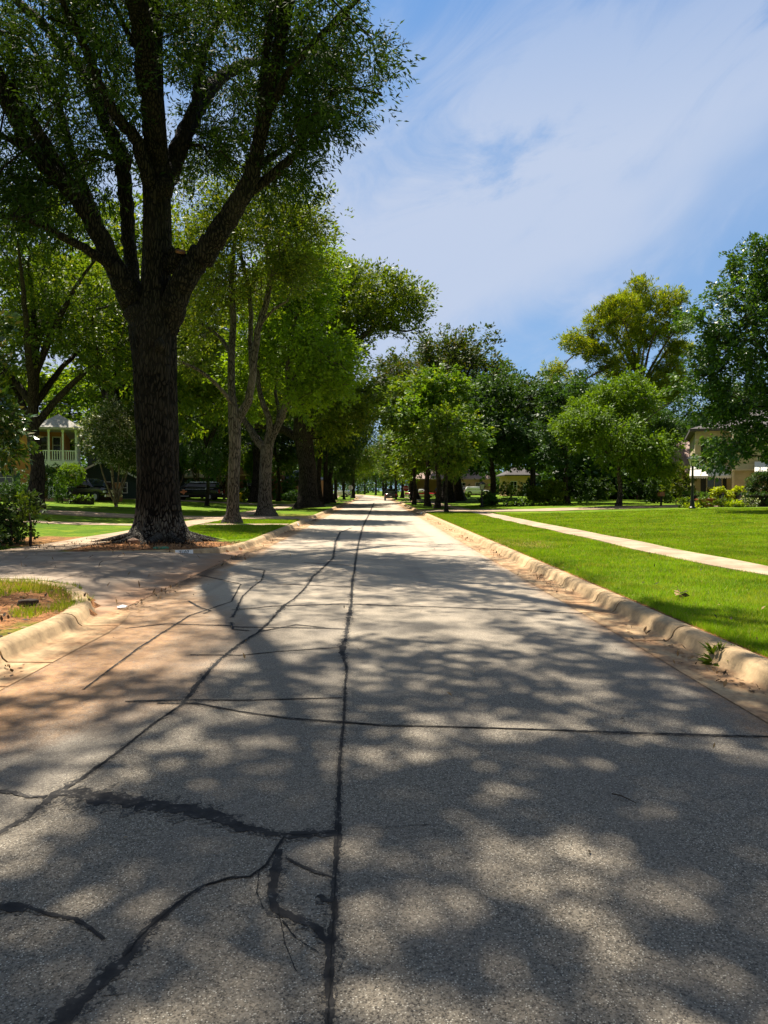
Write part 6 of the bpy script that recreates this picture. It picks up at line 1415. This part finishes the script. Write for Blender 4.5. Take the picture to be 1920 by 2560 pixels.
mbx = thing('mailbox', 'copper-brown mailbox on a post left of the black lamp post', 'mailbox', (xat(1653, 56), 56, lawn(xat(1653, 56), 56)))
b = MB(); b.box(-.06, .06, -.06, .06, -.1, .75); b.obj('post', M['black_metal'], mbx)
b = MB(); b.prism([(-.17, .75), (.17, .75), (.17, .95)] + [(.17 * cos(u), .95 + .13 * sin(u)) for u in np.linspace(0, pi, 9)][1:-1] + [(-.17, .95)], 'y', -.28, .28); b.obj('box', M['copper'], mbx)
b = MB(); b.box(.175, .19, -.1, -.06, .9, 1.15); b.obj('flag', M['sign_red'], mbx)

# ------------------------------------------------------------------ front garden of the cream house
gx = lambda px, Y: xat(px, Y)
st = thing('stone_steps', 'low orange stone steps before the cream house', 'steps', (gx(1825, 53.5), 53.5, .28))
for k, (w1, w2, dd, z_) in enumerate(((-1.9, 1.6, 0, .0), (-1.1, 1.5, .45, .16), (-.6, 1.3, .9, .32))):
    b = MB(); b.box(w1, w2, dd, dd + 1.4, z_ - .2, z_ + .13); b.obj('tread', M['stone'], st, False, .02)
pt = thing('flower_pot', 'wide terracotta planter by the lamp post', 'planter', (gx(1763, 51.5), 51.5, .34))
b = MB(); b.prism([(-.42, 0), (.42, 0), (.6, .62), (-.6, .62)], 'y', -.3, .3); b.box(-.64, .64, -.34, .34, .62, .70); b.obj('box', M['terracotta'], pt)
pp = in_lobes([(0, 0, .78, .5, .25, .14)], 16, 4, 0); part('foliage', leaf_mesh('foliage', [leaves(pp, 30, .2, .1, .05, 3)], M['leaf_hedge']), pt)
for i, px_ in enumerate((1802, 1846)):
    Yp = 54.2; o = thing('potted_vine', ['dark urn with cascading lime vine nearer the lamp post', 'dark urn with cascading lime vine nearer the black arch'][i], 'potted plant', (gx(px_, Yp), Yp, .66), group='lime vines in dark urns')
    b = MB(); b.lathe([(.22, 0), (.30, .12), (.36, .5), (.30, .72), (.34, .8), (.30, .82)], 14); b.obj('urn', M['black_paint'], o, True)
    pp = in_lobes([(0, 0, 1.0, .42, .35, .22), (-.55, 0, .55, .22, .25, .4), (.55, 0, .55, .22, .25, .4), (-.65, -.2, .1, .3, .25, .15)], 55, 5 + i, 0.2)
    part('vine', leaf_mesh('vine', [leaves(pp, 26, .22, .13, .11, 6 + i, .5, .5)], M['leaf_lime']), o)
ch = thing('white_garden_ornament', 'small white ornament behind the terracotta planter', 'ornament', (gx(1772, 53), 53, .4)); b = MB(); b.lathe([(.10, 0), (.12, .3), (.05, .42), (.07, .55), (.03, .75), (.05, .9)], 10); b.obj('figure', M['white_paint'], ch, True)
hedge('hedge', 'clipped green hedge behind the lamp post', gx(1712, 54.5), gx(1768, 54.5), 54.0, 55.2, .95, 370, 'leaf_hedge')
hedge('hedge', 'dark clipped hedge at the right edge below the black arch', gx(1852, 52), gx(1990, 52), 51.6, 52.8, .95, 371, 'leaf_dark')
for i, (px_, yy, rr, h, lf, lab) in enumerate(((1712, 50, .7, .75, 'leaf_mid', 'pale leafy plants left of the lamp foot'), (1745, 49.5, .5, .5, 'leaf_mid', 'low plants right of the lamp foot'), (1803, 50.6, .55, .55, 'leaf_mid', 'spiky green plants before the stone steps'), (1840, 50.2, .6, .35, 'leaf_lime', 'yellow-green ground plants below the steps'), (1868, 50, .8, .6, 'leaf_myrtle', 'silvery plants beside the dark hedge'), (1733, 49, .45, .16, 'leaf_lime', 'lime ground plants at the lamp foot'))):
    shrub('border_plant', lab, 'plant', gx(px_, yy), yy, rr, rr * .6, h, 380 + i, lf, 30, 50, .11, .06, group='border plants before the cream house')
# dark vine arch over the door
va = thing('vine_arch', 'black mass of vine arching over the cream house door', 'vine', (gx(1905, 54.3), 54.3, .38))
lv = [(-1.1 + .12 * k, 0, .4 + .3 * k, .38, .5, .35) for k in range(5)] + [(-.5 + .45 * k, 0, 2.0 + .16 * k, .5, .5, .42) for k in range(5)] + [(1.4, 0, 2.2 - .35 * k, .6, .5, .5) for k in range(5)] + [(.3, .3, 1.2, .9, .2, 1.0)]
tb, ends, P = grow([([(-1.0, 0, 0), (-1.0, 0, .8), (-.7, 0, 1.9), (.2, 0, 2.4), (1.3, 0, 2.3)], [.06, .05, .04, .04, .03])], in_lobes(lv, 170, 7, .1), .3, .006, 3, .2)
part('stem', tb.mesh('stem', M['bark_dark']), va); part('foliage', leaf_mesh('foliage', [leaves(ends, 90, .45, .12, .07, 9, .3)], M['leaf_dark']), va)

# ------------------------------------------------------------------ near small things
def kerb_plate(label, x, y, txt, ang, group=None, w=.36, tilt=0.55, z=.085):
    o = thing('kerb_number_plate', label, 'house number', (x - .022 * sin(ang), y + .022 * cos(ang), z + .018), ang, group); o.rotation_euler = (0, 0, ang)
    hw = w / 2; b = MB(); b.box(-hw, hw, -.068, .068, -.003, .003); q = b.obj('plate', M['plate_white'], o); q.rotation_euler = (RAD(60), 0, 0)
    if txt:
        tq = text_mesh(txt, .125, .0012, M['ink'], o, 'digits', (0, -.0045 * sin(RAD(60)), .0045 * cos(RAD(60))), rot=(RAD(60), 0, 0), sx=.82, space=1.15, bold=.004)
    return o
g = gnd(469, 1391, .09)
kerb_plate('white painted kerb number 2107 at the near driveway corner', -4.62, 17.95, '2107', RAD(15), w=.42)
kerb_plate('small white kerb number plate along the left kerb by the walkway', XL, 33.2, '1', RAD(90), 'kerb number plates', .34)
kerb_plate('blank-looking white kerb plate at the right driveway mouth', XR + .03, 49.8, '', RAD(-75), 'kerb number plates', .5)
# green valve lid, stone, stump
o = thing('valve_cover', 'green plastic valve cover in the bare soil under the oak', 'utility cover', (xat(401, 18.7), 18.7, lawn(-5.4, 18.7)));
b = MB(); b.lathe([(.20, -.02), (.20, .03), (.17, .045), (.05, .05)], 20); b.obj('lid', M['green_lid'], o, True)
def rock(name, label, cat, x, y, r, mat, seed, z=None, flat=.6):
    rr = random.Random(seed); bm = bmesh.new(); bmesh.ops.create_icosphere(bm, subdivisions=3, radius=1)
    for v in bm.verts:
        n = 1 + .22 * sin(v.co.x * 3 + seed) * sin(v.co.y * 4 + 1) + .10 * sin(v.co.z * 7 + seed * 2) + rr.uniform(-.03, .03)
        v.co = Vector((v.co.x * r * n, v.co.y * r * .8 * n, v.co.z * r * flat * n))
    me = bpy.data.meshes.new(name); bm.to_mesh(me); bm.free(); me.materials.append(mat); me.polygons.foreach_set('use_smooth', [True] * len(me.polygons))
    q = link(name, me); q.location = (x, y, (lawn(x, y) if z is None else z) + r * flat * .5); tag(q, label, cat); return q
M['rock_brown'] = simple('rock_brown', (0.20, 0.12, 0.08), 0.9, 0.3, 12, 0.6, 0.02)
gr = gnd(345, 1352, .2); rock('stone', 'brown stone at the foot of the huge oak', 'stone', gr.x, 20.4, .17, M['rock_brown'], 2)
gr = gnd(70, 1512, .15); rock('wood_stump', 'dark rotten stump in the bare soil near the left kerb', 'stump', gr.x, gr.y, .12, M['twig'], 5, None, .5)
# white scrap in the gutter
gr = gnd(292, 1523, .01); b = MB(); b.add([(0, 0, .0), (.11, -.01, .004), (.13, .05, .02), (.05, .07, .03), (-.01, .05, .01), (0, 0, .006), (.11, -.01, .010), (.13, .05, .026), (.05, .07, .036), (-.01, .05, .016)], [(0, 1, 2, 3, 4), (9, 8, 7, 6, 5), (0, 5, 6, 1), (1, 6, 7, 2), (2, 7, 8, 3), (3, 8, 9, 4), (4, 9, 5, 0)])
q = b.obj('paper_scrap', M['sign_white']); q.location = (gr.x, gr.y, .025); tag(q, 'white paper scrap in the clay gutter by the driveway', 'litter')
# twig on the road
gr = gnd(1530, 1990, .0); gr2 = gnd(1590, 2012, .0)
tb = Tubes(); tb.tube([(0, 0, .012), ((gr2.x - gr.x) * .4, (gr2.y - gr.y) * .4 + .012, .016), (gr2.x - gr.x, gr2.y - gr.y, .010)], [.004, .004, .002], 6); q = link('twig', tb.mesh('twig', M['twig'])); q.location = (gr.x, gr.y, 0); tag(q, 'single thin dark twig on the right half of the road', 'twig')
# weed growing out of the right gutter
gr = gnd(1795, 1655, .02)
wd = thing('weed', 'bright green weed growing from the right gutter', 'plant', (gr.x, gr.y, .01)); rgw = np.random.default_rng(4)
pp = [(rgw.normal(0, .07), rgw.normal(0, .06), abs(rgw.normal(.03, .02))) for _ in range(16)]
part('leaves', leaf_mesh('leaves', [leaves(np.array(pp), 9, .06, .10, .038, 4, .35, .7, (0, 0, .0), 1.0)], M['leaf_bright']), wd)
# single dry leaf on the right lawn
gr = gnd(1697, 1493, .17); q = link('dry_leaf', leaf_mesh('dry_leaf', [leaves(np.array([(0, 0, .05), (.05, .02, .04)]), 4, .05, .12, .07, 2, .0, .6)], M['dry_leaf'])); q.location = (gr.x, gr.y, .17); tag(q, 'brown dry leaf lying on the grass by the right kerb', 'leaf')
# yellow hydrant in the distance
hy = thing('fire_hydrant', 'yellow fire hydrant on the lawn left of the fluted oak', 'hydrant', (xat(748, 82), 82, lawn(-8.4, 82))); M['yellow'] = simple('yellow_paint', (.6, .55, .05), .5, .1, 5, 0)
b = MB(); b.lathe([(.17, -.02), (.17, .06), (.11, .08), (.11, .5), (.14, .52), (.13, .6), (.06, .7), (.04, .76)], 14); b.cyl((-.19, 0, .42), (.19, 0, .42), .05, n=10); b.obj('barrel', M['yellow'], hy, True)
b = MB(); b.lathe([(.035, .76), (.03, .82)], 6); b.obj('cap_nut', M['yellow'], hy)

# ------------------------------------------------------------------ grass blades and litter (uncountable)
def grass(name, label, area_fn, n, hgt, seed, mat, zf=lawn, wd_=0.006, cat='grass'):
    r = np.random.default_rng(seed); P = area_fn(r, n); m = len(P)
    z = np.array([zf(x, y) for x, y in P]); a = r.uniform(0, 2 * pi, m); h = hgt * r.uniform(.45, 1.25, m) * (0.75 + 0.5 * np.sin(P[:, 0] * 2.1 + np.sin(P[:, 1] * 1.7)) ** 2)
    w = wd_ * r.uniform(.7, 1.4, m) * np.maximum(1, P[:, 1] / 10); ln = r.normal(0, .45, (m, 2)) * h[:, None]
    b0 = np.stack([P[:, 0] - np.cos(a) * w, P[:, 1] - np.sin(a) * w, z - .01], 1); b1 = np.stack([P[:, 0] + np.cos(a) * w, P[:, 1] + np.sin(a) * w, z - .01], 1)
    t_ = np.stack([P[:, 0] + ln[:, 0], P[:, 1] + ln[:, 1], z + h], 1)
    V = np.stack([b0, b1, t_], 1).reshape(-1, 3); F = np.arange(m * 3).reshape(m, 3)
    o = link(name, mesh_np(name, V, None, F, mats=[mat])); tag(o, label, cat, kind='stuff'); return o
M['grass'] = leaf_mat('grass_blades', (0.105, 0.195, 0.006), (0.22, 0.33, 0.012), (0.34, 0.32, 0.10), 0.38, 0.5, (1.4, 1.3, .3), 0.5, .2, .14, (0.34, 0.36, 0.05))
def right_area(r, n):
    y = 4.6 + (49 - 4.6) * r.random(n) ** 2.0; xm = np.minimum(6.38 + 0.55 * np.clip((16 - y) / 6, 0, 1), 0.56 * y + .6); x = 3.44 + (xm - 3.44) * r.random(n)
    bare = (np.hypot((x - 4.1) / 1.1, (y - 20.5) / 1.9) < 1) & (r.random(n) < .6); return np.stack([x, y], 1)[(xm > 3.5) & ~bare]
grass('verge_grass', 'mown green grass between the right kerb and sidewalk', right_area, 260000, .052, 1, M['grass'], wd_=.0035)
def right2(r, n):
    y = 11.5 + (47 - 11.5) * r.random(n) ** 1.45; x = 7.62 + (0.56 * y - 7.0) * r.random(n); return np.stack([x, y], 1)
grass('lawn_grass', 'mown green grass of the yard beyond the right sidewalk', right2, 260000, .05, 2, M['grass'], wd_=.004)
def left_bed(r, n):
    y = r.uniform(6.0, 12.0, n); x = r.uniform(-6.9, -3.76, n)
    near = np.array([lerp_tab(D1N, v) for v in x])
    g_ = np.sin(x * 2.3 + 1) * np.sin(y * 1.9) + .3 * np.sin(x * 7 + y * 5)
    edge = (y > near - 1.1) & (g_ > -.6); return np.stack([x, y], 1)[(y < near - .05) & ((g_ > .62) | (edge & (r.random(n) < .55)))]
grass('grass_tufts', 'patchy grass tufts in the bare soil by the near left kerb', left_bed, 30000, .085, 3, M['grass'], wd_=.004)
def left2(r, n):
    y = 22.0 + (37 - 22) * r.random(n) ** 1.2; x = r.uniform(-7.5, -3.76, n)
    hero_ = np.hypot(x + 6.3, y - 21.8) < 1.9; wk = (y > 31.1) & (y < 32.6); return np.stack([x, y], 1)[~hero_ & ~wk & (y - 22.2 > np.sin(x * 3) * .5)]
grass('verge_grass', 'shaded grass between the left kerb and sidewalk past the oak', left2, 70000, .06, 4, M['grass'], wd_=.004)
def scatter(name, label, fn, n, L, W, seed, mat, zf, cat):
    r = np.random.default_rng(seed); P = fn(r, n); P3 = np.array([(x, y, zf(x, y) + .006) for x, y in P])
    V, k = leaves(P3, 1, .01, L, W, seed, -.05, .95, None, 0, .6); V = V.reshape(-1, 4, 3); V[:, :, 2] = np.maximum(V[:, :, 2], P3[:, None, 2]); V = V.reshape(-1, 3)
    o = link(name, leaf_mesh(name, [(V, k)], mat)); tag(o, label, cat, kind='stuff'); return o
def gut(r, n):
    y = 3 + 42 * r.random(n) ** 1.3; s1 = r.random(n) < .5; d = np.abs(r.normal(0, .16, n)); keep = (np.sin(y * 1.1 + s1 * 2) + .5 * np.sin(y * 3.3)) > -.2
    x = np.where(s1, XL + .02 + d, XR - .02 - d); return np.stack([x, y], 1)[keep]
scatter('gutter_litter', 'dry leaves and bits of bark washed along both gutters', gut, 2600, .055, .022, 11, M['dry_leaf'], lambda x, y: .012, 'litter')
def oakbase(r, n):
    x = r.normal(-5.8, 1.3, n); y = r.normal(19.6, 1.2, n); return np.stack([x, y], 1)[(y > 17.9) & (x < -3.8) & (y > np.array([lerp_tab(D1F, v) for v in x]) + .1) & (np.hypot(x + 6.3, y - 21.8) > 1.0)]
scatter('leaf_litter', 'brown mulch and fallen leaves round the foot of the oak', oakbase, 2600, .09, .02, 12, M['dry_leaf'], lawn, 'litter')
def drv(r, n):
    x = r.uniform(-9, -3.2, n); y = r.uniform(9.6, 18, n); a = np.array([lerp_tab(D1N, v) for v in x]); b2 = np.array([lerp_tab(D1F, v) for v in x]); return np.stack([x, y], 1)[(y > a) & (y < b2)]
scatter('driveway_litter', 'scattered twigs and leaf bits on the near driveway', drv, 170, .10, .016, 13, M['dry_leaf'], drive1_z, 'litter')
def bedl(r, n):
    x = r.uniform(-6.9, -3.75, n); y = r.uniform(6.5, 11.8, n); a = np.array([lerp_tab(D1N, v) for v in x]); return np.stack([x, y], 1)[(y < a - .1)]
scatter('soil_litter', 'dead leaves on the bare soil behind the near left kerb', bedl, 900, .07, .03, 14, M['dry_leaf'], lawn, 'litter')
def vrg(r, n):
    return right_area(r, n)
scatter('lawn_litter', 'stray dead leaves and clippings on the right verge', vrg, 160, .055, .022, 16, M['dry_leaf'], lambda x, y: lawn(x, y) + .03, 'litter')
def rdl(r, n): return np.stack([r.uniform(-3.3, 3, n), 3 + 22 * r.random(n)], 1)
scatter('road_litter', 'few scattered leaf bits on the road surface', rdl, 120, .05, .015, 15, M['dry_leaf'], lambda x, y: .004, 'litter')
